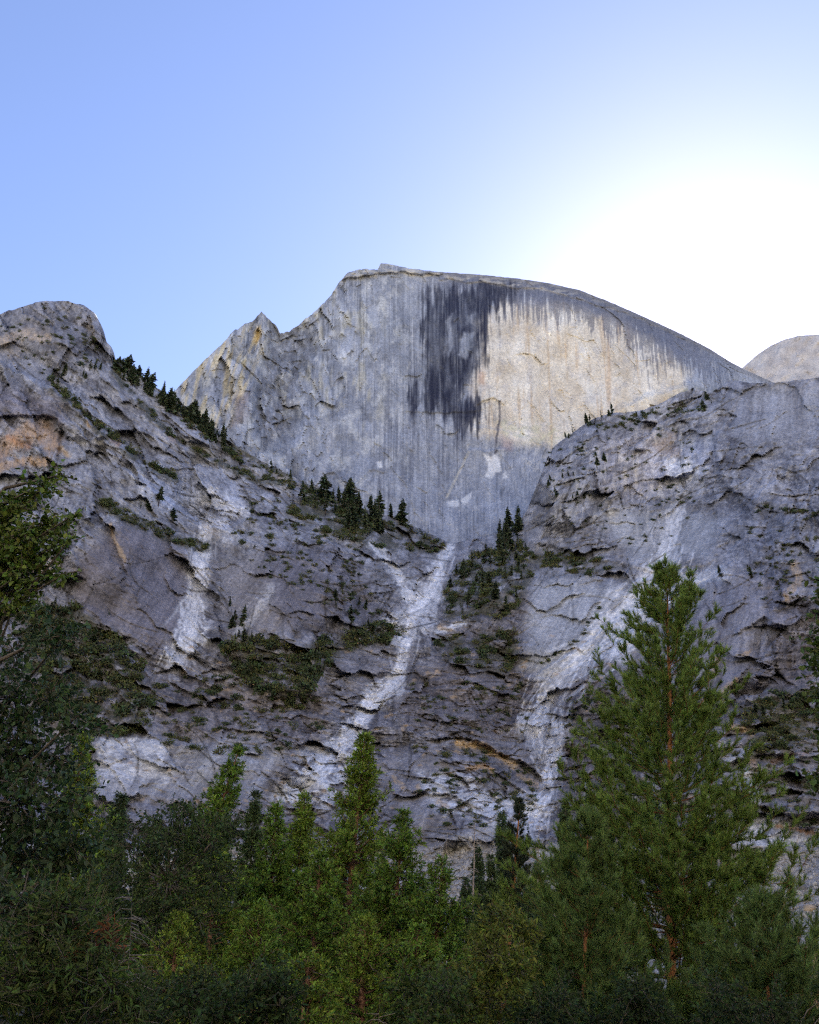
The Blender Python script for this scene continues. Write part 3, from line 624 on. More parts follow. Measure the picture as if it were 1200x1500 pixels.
# ------------------------------------------------------------------ far ridge right of the sun
U3 = np.linspace(1000, 1480, 200)
S3 = np.interp(U3, [1000, 1060, 1085, 1110, 1130, 1150, 1170, 1200, 1260, 1480], [640, 565, 541, 519, 506, 497, 492, 490, 490, 500]) + 1.2 * fbm(U3 / 12, U3 * 0, 3, 401)
Tr = np.linspace(0, 1, 70)[:, None]; u3 = np.repeat(U3[None], 70, 0); v3 = S3[None] + (680 - S3)[None] * Tr
Y3 = 1980 - 1.7 * (v3 - S3[None]) - 22 * fbm(u3 / 40, v3 / 40, 4, 403) - 9 * facets(u3 / 16, v3 / 14, 405)[0]
C3 = mix(np.array([.44, .38, .33]), [.62, .56, .50], np.clip(.5 + fbm(u3 / 14, v3 / 20, 4, 407), 0, 1))  # granite paled to stand in for the glare near the sun
P3 = at(u3, v3, Y3); b3 = []
for dyb, dzb in ((1500, -1100), (700, -260), (300, -30), (90, 12), (20, 5)):
    q = P3[0].copy(); q[:, 1] += dyb; q[:, 2] += dzb; b3.append(q)
P3 = np.concatenate([np.stack(b3), P3]); C3 = np.concatenate([np.repeat(C3[:1], len(b3), 0), C3])
link('far_ridge', mesh_np('far_ridge', P3.reshape(-1, 3), grid_faces(P3.shape[0], 200)[:, ::-1], M_DOME, C3.reshape(-1, 3)), kind='structure')

# ------------------------------------------------------------------ unseen sunlit valley side behind the camera, added for warm fill light
ox = np.linspace(-4200, 4200, 150); oy = np.linspace(-560, -2600, 90)
OX, OY = np.meshgrid(ox, oy)
oq = -OY + 190 * fbm(OX / 700, OY / 700, 3, 501) + 60 * fbm(OX / 160, OY / 160, 3, 502)
OZ = 240 * sst(600, 1050, oq) + 620 * sst(1000, 1220, oq) + 420 * sst(1250, 2300, oq) - 1 + 40 * sst(700, 1000, oq) * fbm(OX / 130, OY / 130, 4, 503)
oc = mix(np.array([.30, .27, .23]), [.52, .48, .43], np.clip(.5 + fbm(OX / 120, OZ / 120, 4, 505), 0, 1))
oc = mix(oc, [.07, .075, .035], sst(420, 180, OZ + 120 * fbm(OX / 200, OY / 200, 3, 507)) * .85)
link('fill_valley_side', mesh_np('fill_valley_side', np.stack([OX, OY, OZ], -1).reshape(-1, 3), grid_faces(90, 150), M_DOME, oc.reshape(-1, 3)), kind='structure')


# ================================================================== vegetation builders
def unit(a):
    return a / np.maximum(np.linalg.norm(a, axis=-1, keepdims=True), 1e-9)
def rand_unit(n, rng):
    return unit(rng.normal(size=(n, 3)))
def perp(d, rng):
    r = rng.normal(size=d.shape); return unit(r - (r * d).sum(-1, keepdims=True) * d)

def tube(bag, pts, rad, sides, col):
    pts = np.asarray(pts, float); n = len(pts)
    tg = unit(np.gradient(pts, axis=0)); ref = np.array([0, 0, 1.0]) if abs(tg[0, 2]) < .8 else np.array([1.0, 0, 0])
    a = unit(np.cross(tg, ref)); b = np.cross(tg, a)
    ang = np.arange(sides) * 2 * math.pi / sides
    ring = pts[:, None] + np.asarray(rad)[:, None, None] * (a[:, None] * np.cos(ang)[None, :, None] + b[:, None] * np.sin(ang)[None, :, None])
    i = np.arange(n - 1)[:, None] * sides; k = np.arange(sides)[None]; k2 = (k + 1) % sides
    f = np.stack([i + k, i + k2, i + sides + k2, i + sides + k], -1).reshape(-1, 4)
    bag.add(ring.reshape(-1, 3), f, col)

def rhombi(bag, base, d, side, L, W, col, at_=.45):
    """flat diamond leaves"""
    n = len(base); L = np.broadcast_to(L, n)[:, None]; W = np.broadcast_to(W, n)[:, None]
    v = np.stack([base, base + d * L * at_ + side * W * .5, base + d * L, base + d * L * at_ - side * W * .5], 1)
    bag.add(v.reshape(-1, 3), np.arange(4 * n).reshape(n, 4), np.repeat(col, 4, 0))

def blades(bag, base, d, side, L, W, col):
    """thin needles"""
    n = len(base); L = np.broadcast_to(L, n)[:, None]; W = np.broadcast_to(W, n)[:, None]
    v = np.stack([base + side * W * .5, base - side * W * .5, base + d * L], 1)
    bag.add(v.reshape(-1, 3), np.arange(3 * n).reshape(n, 3), np.repeat(col, 3, 0))

def leaves(bag, base, d, nrm, L, W, col):
    """broad leaves folded along the midrib: six corners, two quads"""
    n = len(base); side = unit(np.cross(d, nrm)); L = np.broadcast_to(L, n)[:, None]; W = np.broadcast_to(W, n)[:, None]
    up = nrm * W * .16
    v = np.stack([base, base + d * L * .33 + side * W * .5 + up, base + d * L * .7 + side * W * .38 + up * .7, base + d * L - nrm * L * .06,
                  base + d * L * .7 - side * W * .38 + up * .7, base + d * L * .33 - side * W * .5 + up], 1)
    i = np.arange(n)[:, None] * 6
    f = np.concatenate([i + np.array([[0, 1, 2, 3]]), i + np.array([[0, 3, 4, 5]])])
    bag.add(v.reshape(-1, 3), f, np.repeat(col, 6, 0))

def tint(n, rng, base, var=.3, alt=None, p=0.0):
    c = np.asarray(base)[None] * (1 + var * rng.normal(size=(n, 1))).clip(.35, 2.2)
    c = c * (1 + .12 * rng.normal(size=(n, 3)))
    if alt is not None:
        m = rng.random(n) < p; c[m] = np.asarray(alt) * (1 + .2 * rng.normal(size=(m.sum(), 1)))
    return np.clip(c, .004, 1)

# ---- small far conifers (unit height) and shrubs (unit radius)
def far_conifer(seed, R=.17, n=150, bare=.1):
    rng = np.random.default_rng(seed); bag = Bag()
    tz = np.linspace(0, 1, 5); tube(bag, np.stack([.02 * np.sin(tz * 3 + seed), .02 * np.cos(tz * 2), tz], -1), .018 * (1.02 - tz), 5, np.array([.075, .055, .045]))
    h = bare + (1 - bare) * rng.random(n) ** .9; r = 1.3 * R * (1.02 - h) ** .75 * rng.uniform(.45, 1.15, n) + .012
    a = rng.uniform(0, 2 * math.pi, n)
    out = np.stack([np.cos(a), np.sin(a), -.30 - .5 * rng.random(n) + .7 * h], -1); out = unit(out)
    base = np.stack([0 * h, 0 * h, h], -1)
    for k, (f, w, da) in enumerate(((1, .42, 0), (.75, .4, .5), (.75, .4, -.5), (.5, .5, 1.0), (.55, .5, -1.0))):
        a2 = a + da * rng.uniform(.6, 1.3, n); d = unit(np.stack([np.cos(a2), np.sin(a2), out[:, 2] * 1.1], -1))
        s = unit(np.cross(d, np.array([0, 0, 1.0])) + .5 * rng.normal(size=(n, 3)))
        rhombi(bag, base + out * (r * rng.uniform(.05, .35, n))[:, None], d, s, r * f, r * w + .012, tint(n, rng, (.105, .132, .078), .38))
    return bag.mesh('far_conifer', M_FAR)

def far_shrub(seed, n=230, leaf=.2, base=(.045, .052, .026), flat=.75):
    rng = np.random.default_rng(seed); bag = Bag()
    for k in range(5):
        a = rng.uniform(0, 6.28); tube(bag, [(0, 0, -.1), (.25 * math.cos(a), .25 * math.sin(a), .3), (.5 * math.cos(a), .5 * math.sin(a), .55)], [.05, .035, .015], 4, np.array([.07, .055, .045]))
    cen = np.stack([rng.uniform(-.6, .6, 9), rng.uniform(-.6, .6, 9), rng.uniform(.15, .75, 9)], -1); cr = rng.uniform(.25, .48, 9)
    i = rng.integers(0, 9, n); p = rand_unit(n, rng) * (cr[i] * rng.uniform(.6, 1.05, n))[:, None] + cen[i]; p[:, 2] = np.abs(p[:, 2]) * flat
    d = unit(rand_unit(n, rng) + np.array([0, 0, .4])); s = perp(d, rng)
    rhombi(bag, p, d, s, leaf * rng.uniform(.6, 1.4, n), leaf * rng.uniform(.5, .9, n), tint(n, rng, base, .32))
    return bag.mesh('far_shrub', M_FAR)

FAR_CON = [far_conifer(20 + i, (.15, .19, .13, .22, .17, .12, .24)[i], (150, 150, 95, 170, 80, 42, 110)[i], (.08, .06, .2, .04, .32, .3, .12)[i]) for i in range(7)]
FAR_SHR = [far_shrub(40 + i, 230, (.2, .17, .24, .19)[i], ((.080, .096, .038), (.098, .108, .038), (.066, .086, .040), (.115, .115, .042))[i]) for i in range(4)]

def put(name, me, p, scale, label, cat, group, sx=1.0):
    o = link(name, me, None, (float(p[0]), float(p[1]), float(p[2])), label=label, category=cat, group=group)
    o.scale = (scale * sx, scale * sx, scale); o.rotation_euler = (0, 0, random.uniform(0, 6.28)); return o

def scatter_con(pts, hpx, label, group, sink=.03):
    for (u, v) in pts:
        p, m = surf(u, v); h = float(m) * (hpx[0] * .65 + (hpx[1] * 1.08 - hpx[0] * .65) * random.random() ** 1.25)
        p = p.copy(); p[2] -= sink * h
        o = put('conifer', random.choice(FAR_CON), p, h, label, 'tree', group, random.uniform(.7, 1.4))
        o.rotation_euler = (random.gauss(0, .05), random.gauss(0, .05), random.uniform(0, 6.28))
def along(line, n, off, seed):
    rng = np.random.default_rng(seed); L = np.array(line, float); seg = np.hypot(*np.diff(L, axis=0).T); c = np.concatenate([[0], np.cumsum(seg)])
    s = rng.uniform(0, c[-1], n); return list(zip(np.interp(s, c, L[:, 0]), np.interp(s, c, L[:, 1]) + rng.uniform(off[0], off[1], n)))
def inside(pg, n, seed, clump=None):
    rng = np.random.default_rng(seed); pg_ = np.array(pg, float); out = []
    while len(out) < n:
        u = rng.uniform(pg_[:, 0].min(), pg_[:, 0].max(), 400); v = rng.uniform(pg_[:, 1].min(), pg_[:, 1].max(), 400)
        ok = poly(u, v, pg) > 0
        if clump: ok &= fbm(u / clump, v / clump, 2, seed) > -.05
        out += list(zip(u[ok], v[ok]))
    return out[:n]

scatter_con(along([(166, 532), (200, 552), (232, 575), (270, 600), (310, 628), (332, 650)], 80, (2, 18), 1), (18, 38), 'dark conifer on the ridge crest sloping down from the rounded left peak', 'conifers along the left ridge crest')
scatter_con(along([(70, 565), (110, 545), (165, 545)], 12, (-14, 10), 2), (16, 26), 'dark conifer on the rocky flank just under the rounded left peak', 'conifers on the flank of the left peak')
scatter_con(inside([(425, 705), (480, 725), (560, 748), (605, 772), (560, 792), (500, 782), (440, 745)], 46, 3), (22, 46), 'dark conifer on the bushy bench under the foot of the great face', 'conifers on the bench below the dome')
scatter_con([(398, 690), (405, 694), (420, 698), (426, 700)], (14, 20), 'small conifer on the narrow crest left of the bench', 'conifers on the narrow crest')
scatter_con(inside([(715, 805), (730, 778), (762, 768), (762, 796), (735, 812)], 18, 4), (26, 40), 'dark conifer in the tight clump at the foot of the right buttress', 'conifers clumped under the right buttress')
scatter_con(inside(VEG['gully_side'], 48, 5), (15, 27), 'conifer on the bushy slope right of the central gully', 'conifers right of the central gully')
scatter_con(along([(828, 640), (870, 612), (900, 603), (935, 602)], 14, (0, 8), 6), (11, 19), 'small conifer on the top edge of the right buttress', 'conifers on the buttress rim')
scatter_con(inside([(780, 740), (800, 680), (830, 650), (890, 660), (900, 720), (830, 760)], 26, 7), (9, 18), 'tiny conifer clinging to the broken face of the right buttress', 'conifers on the buttress face')
scatter_con([(1043, 592), (1032, 600), (1036, 585)], (13, 18), 'small conifer in the notch below the sun', 'conifers in the sunlit notch')
scatter_con([(217, 748), (205, 745), (232, 742), (252, 762)], (20, 40), 'conifer standing above the smooth bell-shaped slab', 'conifers above the bell-shaped slab')
scatter_con(inside([(325, 895), (345, 880), (360, 930), (400, 960), (340, 960)], 13, 8), (20, 34), 'conifer in the cleft between the two left slabs', 'conifers in the left cleft')
scatter_con([(1012, 862), (1018, 874), (1054, 838), (1058, 848), (1096, 836), (1100, 845)], (16, 24), 'conifer on the curved rim between pale slab and grey wall', 'conifers on the curved rim')
scatter_con([(1107, 1046), (1078, 1018), (1120, 1050), (1150, 1040)], (22, 38), 'conifer on the ledge below the grey right wall', 'conifers on the lower right ledge')
scatter_con(inside([(25, 905), (100, 890), (150, 925), (180, 950), (60, 960)], 20, 9), (22, 40), 'dusky conifer at the top of the left brush field', 'conifers above the left brush')
scatter_con(inside([(480, 870), (520, 850), (540, 900), (560, 930), (500, 930)], 9, 10), (18, 30), 'conifer beside the middle brush field near the gully', 'conifers beside the middle brush')
scatter_con([(820, 1228), (826, 1232), (735, 1240), (775, 1238), (1130, 1252)], (28, 46), 'fir at the bottom of the slabs beside the rubble fan', 'firs at the foot of the slabs')

SHRUB_AREAS = [
    (VEG['left_bowl'], 130, (8, 15), 'olive shrub in the thick brush field low on the left wall', 'shrubs of the left brush field', None),
    (VEG['middle_bowl'], 110, (7, 14), 'olive shrub in the brush field between the two left slabs', 'shrubs of the middle brush field', None),
    (VEG['gully_side'], 90, (4, 9), 'low shrub on the slope right of the central gully', 'shrubs right of the central gully', None),
    (VEG['bench'], 90, (4, 8), 'low shrub carpeting the bench under the great face', 'shrubs on the bench', None),
    (VEG['mid_band'], 40, (5, 9), 'shrub on the dark rock steps right of the lower gully', 'shrubs on the dark rock steps', None),
    (VEG['right_foot'], 60, (6, 12), 'dusky shrub on the slope under the right wall', 'shrubs under the right wall', None),
    (VEG['slab_top'], 40, (4, 7), 'low shrub on the terrace above the pale slab', 'shrubs above the pale slab', None),
    ([(215, 985), (340, 990), (470, 1020), (480, 1090), (390, 1115), (230, 1090), (200, 1040)], 48, (5, 11), 'scattered shrub among the broken ledges above the cedars', 'shrubs on the broken ledges', None),
    ([(380, 700), (440, 740), (520, 800), (560, 900), (480, 900), (400, 850), (330, 790)], 60, (3.5, 7), 'shrub dotted over the dark rock left of the gully', 'shrubs on the dark left rock', None),
    ([(600, 1000), (780, 1000), (790, 1080), (700, 1075), (600, 1060)], 30, (3.5, 7), 'shrub on the stepped rock between the two pale chutes', 'shrubs between the chutes', None),
    ([(600, 1080), (780, 1110), (790, 1210), (620, 1215)], 34, (4, 9), 'shrub under the tan overhangs low in the middle', 'shrubs by the tan overhangs', None),
    ([(830, 1000), (920, 1000), (900, 1200), (820, 1180)], 46, (4, 8), 'shrub on the brown rib left of the tall pine', 'shrubs on the brown rib', None),
    ([(1040, 1100), (1210, 1090), (1210, 1220), (1070, 1210)], 34, (4, 9), 'shrub on the striped ledges at the lower right', 'shrubs on the striped ledges', None),
    ([(790, 640), (1000, 600), (1050, 720), (960, 810), (800, 780)], 46, (2.5, 5), 'tiny shrub in a crack of the right buttress', 'shrubs on the right buttress', None),
    ([(1090, 735), (1200, 742), (1200, 900), (1110, 900)], 24, (3, 6), 'tiny shrub on the fluted right wall', 'shrubs on the fluted wall', None),
    ([(40, 445), (140, 470), (150, 530), (60, 560), (0, 480)], 26, (3, 6), 'tiny shrub on the rounded left peak', 'shrubs on the left peak', None)]
cand = []
for k, (pg, n, rp, lab, grp, cl) in enumerate(SHRUB_AREAS):
    for (u, v) in inside(pg, int(n * (1.2 if k < 7 else 2.6)), 60 + k, 20.0): cand.append((u, v, (1.35 if k < 7 else 1.05) * random.uniform(*rp), lab, grp))
for k, (ln, n, off, rp, lab, grp) in enumerate([
    (LEDGE_A[2:], 44, (-8, 0), (4, 8), 'shrub in the green line along the long slanting ledge', 'shrubs on the long slanting ledge'),
    (LEDGE_B, 40, (-6, 2), (3, 6), 'shrub on the upper slanting ledge of the left ridge', 'shrubs on the upper slanting ledge'),
    ([(150, 735), (200, 765), (270, 795), (300, 800)], 42, (-8, 8), (4, 8), 'shrub on the brow of the bell-shaped slab', 'shrubs on the slab brow'),
    ([(230, 575), (330, 652), (420, 700), (520, 745)], 70, (2, 14), (3, 6), 'shrub on the crest of the left ridge', 'shrubs on the left ridge crest'),
    ([(880, 890), (850, 935), (790, 975)], 14, (-4, 4), (3, 5), 'shrub in the slanting crack across the pale slab', 'shrubs in the slab crack'),
    ([(860, 620), (930, 606), (985, 590), (1040, 590)], 40, (2, 16), (3, 5), 'shrub along the top of the right buttress', 'shrubs on the buttress top'),
    ([(1110, 742), (1200, 756)], 16, (-4, 2), (3, 5), 'shrub on the thin ledge across the right wall', 'shrubs on the thin right ledge')]):
    for (u, v) in along(ln, int(n * 1.3), off, 90 + k): cand.append((u, v, 1.3 * random.uniform(*rp), lab, grp))
cand.sort(key=lambda c: -c[2])
stuff_bag = Bag()
stuff_src = []
for me in FAR_SHR:
    co = np.empty(len(me.vertices) * 3, np.float32); me.vertices.foreach_get('co', co)
    cc = np.empty(len(me.vertices) * 4, np.float32); me.attributes['tone'].data.foreach_get('color', cc)
    q = np.array([p.vertices[:] for p in me.polygons], np.int32); stuff_src.append((co.reshape(-1, 3), q, cc.reshape(-1, 4)[:, :3]))
for i, (u, v, r, lab, grp) in enumerate(cand):
    p, m = surf(u, v); s = float(m) * r
    if i < 295:
        put('shrub', random.choice(FAR_SHR), p - np.array([0, 0, .15 * s]), s, lab, 'shrub', grp, random.uniform(.9, 1.25))
    else:
        co, q, cc = random.choice(stuff_src); a = random.uniform(0, 6.28); k = random.uniform(.9, 1.3)
        rot = np.array([[math.cos(a), -math.sin(a), 0], [math.sin(a), math.cos(a), 0], [0, 0, 1]])
        stuff_bag.add((co * [k, k, 1] * s) @ rot.T + (p - np.array([0, 0, .15 * s])), q, cc)
link('brush', stuff_bag.mesh('brush', M_FAR), kind='stuff', label='small low shrubs dotted over the rock ledges', category='brush')

# ---- talus boulders
def boulder(seed, sub=2):
    rng = np.random.default_rng(seed); import bmesh
    bm = bmesh.new(); bmesh.ops.create_icosphere(bm, subdivisions=sub, radius=1)
    cuts = [(unit(rng.normal(size=3)), rng.uniform(.55, .85)) for _ in range(9)]
    for v in bm.verts:
        c = np.array(v.co)
        for n_, d_ in cuts:
            e = c @ n_ - d_
            if e > 0: c = c - n_ * e
        v.co = c * np.array([1.0, .85, .72])
    vs = np.array([v.co[:] for v in bm.verts]); fs = np.array([[v.index for v in f.verts] for f in bm.faces]); bm.free()
    g = rng.uniform(.24, .42); return vs, fs, np.array([g * 1.03, g * .98, g * .94])
BSRC = [boulder(i) for i in range(7)]
BMESH = [mesh_np('boulder', v, f, M_BOULD, np.broadcast_to(c, v.shape)) for v, f, c in BSRC]
TAL_R = [(1075, 1255), (1140, 1245), (1215, 1250), (1215, 1345), (1120, 1342), (1080, 1300)]
TAL_M = [(635, 1275), (660, 1235), (705, 1222), (735, 1235), (680, 1265), (660, 1300)]
for pg, n, lab, grp in ((TAL_R, 110, 'pale boulder in the rubble below the striped ledges', 'boulders of the right rubble'), (TAL_M, 26, 'pale rock in the rubble fan under the central chute', 'rocks of the middle rubble fan')):
    for (u, v) in inside(pg, n, 130 + n):
        p, m = surf(u, v); s = float(m) * random.choice((1.6, 2, 2.4, 3, 4, 5.5))
        o = put('boulder', random.choice(BMESH), p, s, lab, 'boulder', grp, random.uniform(.9, 1.3)); o.rotation_euler = [random.uniform(0, 6.28) for _ in range(3)]
for u, v, r, c, lab in ((1165, 1302, 19, 0, 'very large dark grey boulder in the right rubble'), (1188, 1332, 12, 2, 'large tan boulder at the foot of the right rubble'), (1172, 1284, 9, 3, 'wide pale block above the very large dark boulder')):
    vv, ff_, cc = BSRC[c]; col = (np.array([.17, .165, .17]), None, np.array([.42, .32, .22]), np.array([.38, .36, .34]))[c]
    p, m = surf(u, v); link('boulder', mesh_np('boulder', vv * float(m) * r, ff_, M_BOULD, np.broadcast_to(col, vv.shape)), None, [float(x) for x in p], label=lab, category='boulder')
RSRC = [boulder(i, 1) for i in range(7)]
rb = Bag(); rng_ = np.random.default_rng(99)
for k in range(2600):
    u, v = (rng_.uniform(1060, 1230), rng_.uniform(1245, 1345)) if k < 1900 else (rng_.uniform(630, 740), rng_.uniform(1222, 1310))
    p, m = surf(u, v); vv, ff_, cc = RSRC[k % 7]; s = float(m) * rng_.uniform(.6, 1.7)
    q, _ = np.linalg.qr(rng_.normal(size=(3, 3))); rb.add((vv * s) @ q + p, ff_, cc * rng_.uniform(.7, 1.3))
link('rubble', rb.mesh('rubble', M_BOULD), kind='stuff', label='small broken stones of the rubble slopes at the wall foot', category='rubble')

# ================================================================== valley trees
def new_tree(name, base, label, group=None, cat='tree'):
    o = link(name, None, None, [float(x) for x in base], label=label, category=cat)
    if group: o['group'] = group
    return o
def spot(pb, pt, vt, Y):
    """base on the ground and top of a tree whose trunk foot is at column pb and tip at pt, vt"""
    b = at(pb, 1480, Y); b[2] = 0.0; t_ = at(pt, vt, Y); return b, t_ - b

def trunk_curve(top, rng, wig=.02, n=12):
    t = np.linspace(0, 1, n); H = top[2]
    w = np.stack([np.cumsum(rng.normal(size=n)), np.cumsum(rng.normal(size=n)), 0 * t], -1) * wig * H / n * np.sin(t * math.pi)[:, None]
    return t, top[None] * t[:, None] + w

def conifer(name, base, top, R, seed, label, group=None, kind='cedar', dens=1.0, r0=None, bare=.1, colr=None, leafscale=1.0):
    rng = np.random.default_rng(seed); H = float(top[2]); root = new_tree(name, base, label, group)
    tt, tc = trunk_curve(top, rng)
    r0 = r0 or H * .017
    bark = {'cedar': (.20, .105, .068), 'pine': (.30, .125, .05), 'fir': (.13, .095, .075)}[kind]
    tb = Bag(); tube(tb, np.concatenate([[tc[0] - [0, 0, .3]], tc]), np.concatenate([[r0 * 1.25], r0 * ((1 - tt) ** .85) * (1 + .06 * rng.normal(size=len(tt))) + .012]), 9, np.array(bark))
    link('trunk', tb.mesh('trunk', M_BARK, True), root)
    nb_ = int(H * {'cedar': 22, 'pine': 13, 'fir': 18}[kind] * dens)
    t = np.sort(bare + (1 - bare) * (rng.random(nb_)) ** (1.3 if kind == 'pine' else .95)); t = np.clip(t, 0, .985)
    if kind == 'pine': t = np.clip(np.round(t * H / .42) * .42 / H + rng.normal(size=nb_) * .004, 0, .985)
    org = np.stack([np.interp(t, tt, tc[:, k]) for k in range(3)], -1)
    az = np.arange(nb_) * 2.39996 + rng.normal(size=nb_) * .5
    prof = {'cedar': 1.15 * (1 - t) ** 1.08 * (.75 + .25 * np.minimum(1, t / .2)), 'pine': (1 - t) ** .84 * (.9 + .1 * np.minimum(1, t / .25)), 'fir': (1 - t) ** .85}[kind]
    tier = 1 + (.22 * np.sin(t * H * 4.2 + seed) if kind == 'cedar' else 0)
    lobes = tier * 1 + .28 * np.sin(az * 2 + t * 17 + seed) * np.sin(t * 23 + seed)
    Lb = R * prof * rng.uniform(.55, 1.12, nb_) * lobes + {'cedar': .12, 'pine': .10 + .2 * (1 - t), 'fir': .12}[kind]
    out = np.stack([np.cos(az), np.sin(az), 0 * az], -1); up = np.array([0, 0, 1.0])
    e0 = {'cedar': -.15 + .75 * t, 'pine': -.02 + .55 * t, 'fir': -.25 + .5 * t}[kind] + .15 * rng.normal(size=nb_)
    e1 = {'cedar': .12, 'pine': .42, 'fir': .1}[kind]
    S = np.linspace(0, 1, 6)
    bp = org[:, None] + (out[:, None] * S[None, :, None] + up * (e0[:, None] * S[None] + e1 * (S ** 2)[None])[..., None]) * Lb[:, None, None]
    bp = bp + .06 * Lb[:, None, None] * rng.normal(size=bp.shape) * S[None, :, None]
    bb = Bag()
    for i in range(nb_):
        rr = r0 * .22 * (Lb[i] / max(R, .1)) ** .6 + .006
        tube(bb, bp[i], rr * (1 - .85 * S) * (.7 if kind == 'pine' else 1), 4, np.array(bark) * (.6 if kind == 'pine' else .8))
    cb = Bag()
    # twigs on every branch
    if kind == 'pine':
        per = np.maximum(9, (Lb * 16).astype(int)); bi = np.repeat(np.arange(nb_), per); n = len(bi)
        s = .12 + .88 * rng.random(n) ** .75
    else:
        per = np.maximum(4, (Lb * (17 if kind == 'cedar' else 16)).astype(int)); bi = np.repeat(np.arange(nb_), per); n = len(bi)
        s0 = np.clip(.5 - .6 * t[bi], .12, .4) if kind == 'cedar' else .15
        s = s0 + (1 - s0) * rng.random(n) ** .85
    x = s * 5; i0 = np.clip(x.astype(int), 0, 4); fr = (x - i0)[:, None]
    pos = bp[bi, i0] * (1 - fr) + bp[bi, i0 + 1] * fr
    bd = unit(bp[bi, i0 + 1] - bp[bi, i0])
    if kind == 'pine':
        colr = colr or (.140, .200, .042)
        sd_ = perp(bd, rng); tw = unit(bd * .9 + sd_ * .75 + up * .55); tl = rng.uniform(.16, .42, n) * (1.1 - .4 * s)
        pos2 = pos + tw * tl[:, None]
        w = rng.random(n) < .5
        v0 = pos[w]; v1 = pos2[w]; sdw = perp(tw[w], rng) * .006
        vv = np.stack([v0 + sdw, v0 - sdw, v1], 1).reshape(-1, 3); bb.add(vv, np.arange(len(vv)).reshape(-1, 3), np.array(bark) * .7)
        K = 46; ti = np.repeat(np.arange(n), K); m = len(ti)
        f = rng.random(m) ** .7; nb2 = pos[ti] + tw[ti] * (tl[ti] * f)[:, None]
        nd = unit(tw[ti] * 1.05 + perp(tw[ti], rng) * rng.uniform(.25, .95, m)[:, None] + up * .15)
        age = np.repeat(rng.normal(size=n) * .16, K)
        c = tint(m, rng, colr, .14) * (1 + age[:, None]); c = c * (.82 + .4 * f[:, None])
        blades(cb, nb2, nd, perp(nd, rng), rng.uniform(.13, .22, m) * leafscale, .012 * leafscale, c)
    else:
        colr = colr or ((.085, .122, .026) if kind == 'cedar' else (.055, .084, .034))
        spd = unit(bd * .8 + perp(bd, rng) * .9 + up * (.05 if kind == 'cedar' else -.2)); sl = rng.uniform(.22, .5, n) * leafscale * (1.15 - .5 * s)
        nrm = unit(up + .75 * rng.normal(size=(n, 3))); sid = unit(np.cross(spd, nrm))
        K = 10; si = np.repeat(np.arange(n), K); m = len(si); k = np.tile(np.arange(K), n); f = (k + .5) / K; sg = np.where(k % 2 == 0, 1.0, -1.0)
        b2 = pos[si] + spd[si] * (sl[si] * f)[:, None]
        d2 = unit(spd[si] * .85 + sid[si] * (sg * .75)[:, None] + .25 * rng.normal(size=(m, 3)))
        bright = np.repeat(rng.normal(size=n) * .25, K)
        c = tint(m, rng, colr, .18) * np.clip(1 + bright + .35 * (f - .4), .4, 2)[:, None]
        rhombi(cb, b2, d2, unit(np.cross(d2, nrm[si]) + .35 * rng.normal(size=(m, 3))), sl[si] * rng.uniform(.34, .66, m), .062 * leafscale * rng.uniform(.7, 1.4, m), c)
        # bare grey twigs
        for j in range(int(nb_ * .35)):
            i = rng.integers(nb_); a_ = bp[i, 2]; e = a_ + (out[i] + .5 * rng.normal(size=3)) * Lb[i] * .35 - up * .1 * Lb[i]
            tube(bb, [a_, (a_ + e) / 2 + .04 * rng.normal(size=3), e], [.010, .007, .003], 3, np.array([.20, .17, .15]))
    link('branches', bb.mesh('branches', M_BARK), root); link('crown', cb.mesh('crown', M_NEEDLE if kind != 'cedar' else M_NEEDLE), root)
    return root

def copy_tree(root, base, scale, rz, label=None, group=None):
    r = root.copy(); COL.objects.link(r); r.location = [float(x) for x in base]; r.scale = scale; r.rotation_euler = (0, 0, rz)
    if label: r['label'] = label
    if group: r['group'] = group
    for ch in list(root.children):
        c = ch.copy(); COL.objects.link(c); c.parent = r
    return r

def snag(base, top, seed, label, group, r0=.14, col=(.26, .22, .19), nbr=26, name='dead_tree'):
    rng = np.random.default_rng(seed); root = new_tree(name, base, label, group); tt, tc = trunk_curve(top, rng, .05)
    b = Bag(); tube(b, tc, r0 * (1.08 - tt), 6, np.array(col)); link('trunk', b.mesh('trunk', M_BARK, True), root)
    b = Bag(); H = top[2]
    for i in range(nbr):
        t = rng.uniform(.25, .97); o = np.array([np.interp(t, tt, tc[:, k]) for k in range(3)]); a = rng.uniform(0, 6.28); L = H * .09 * (1.1 - t) * rng.uniform(.4, 1.6) + .15
        d = np.array([math.cos(a), math.sin(a), rng.uniform(-.5, .3)]); m_ = o + d * L * .55; e = o + d * L + np.array([0, 0, -.15 * L]) + .1 * L * rng.normal(size=3)
        tube(b, [o, m_, e], [r0 * .2 + .004, r0 * .12 + .003, .003], 4, np.array(col) * .9)
    link('branches', b.mesh('branches', M_BARK), root); return root

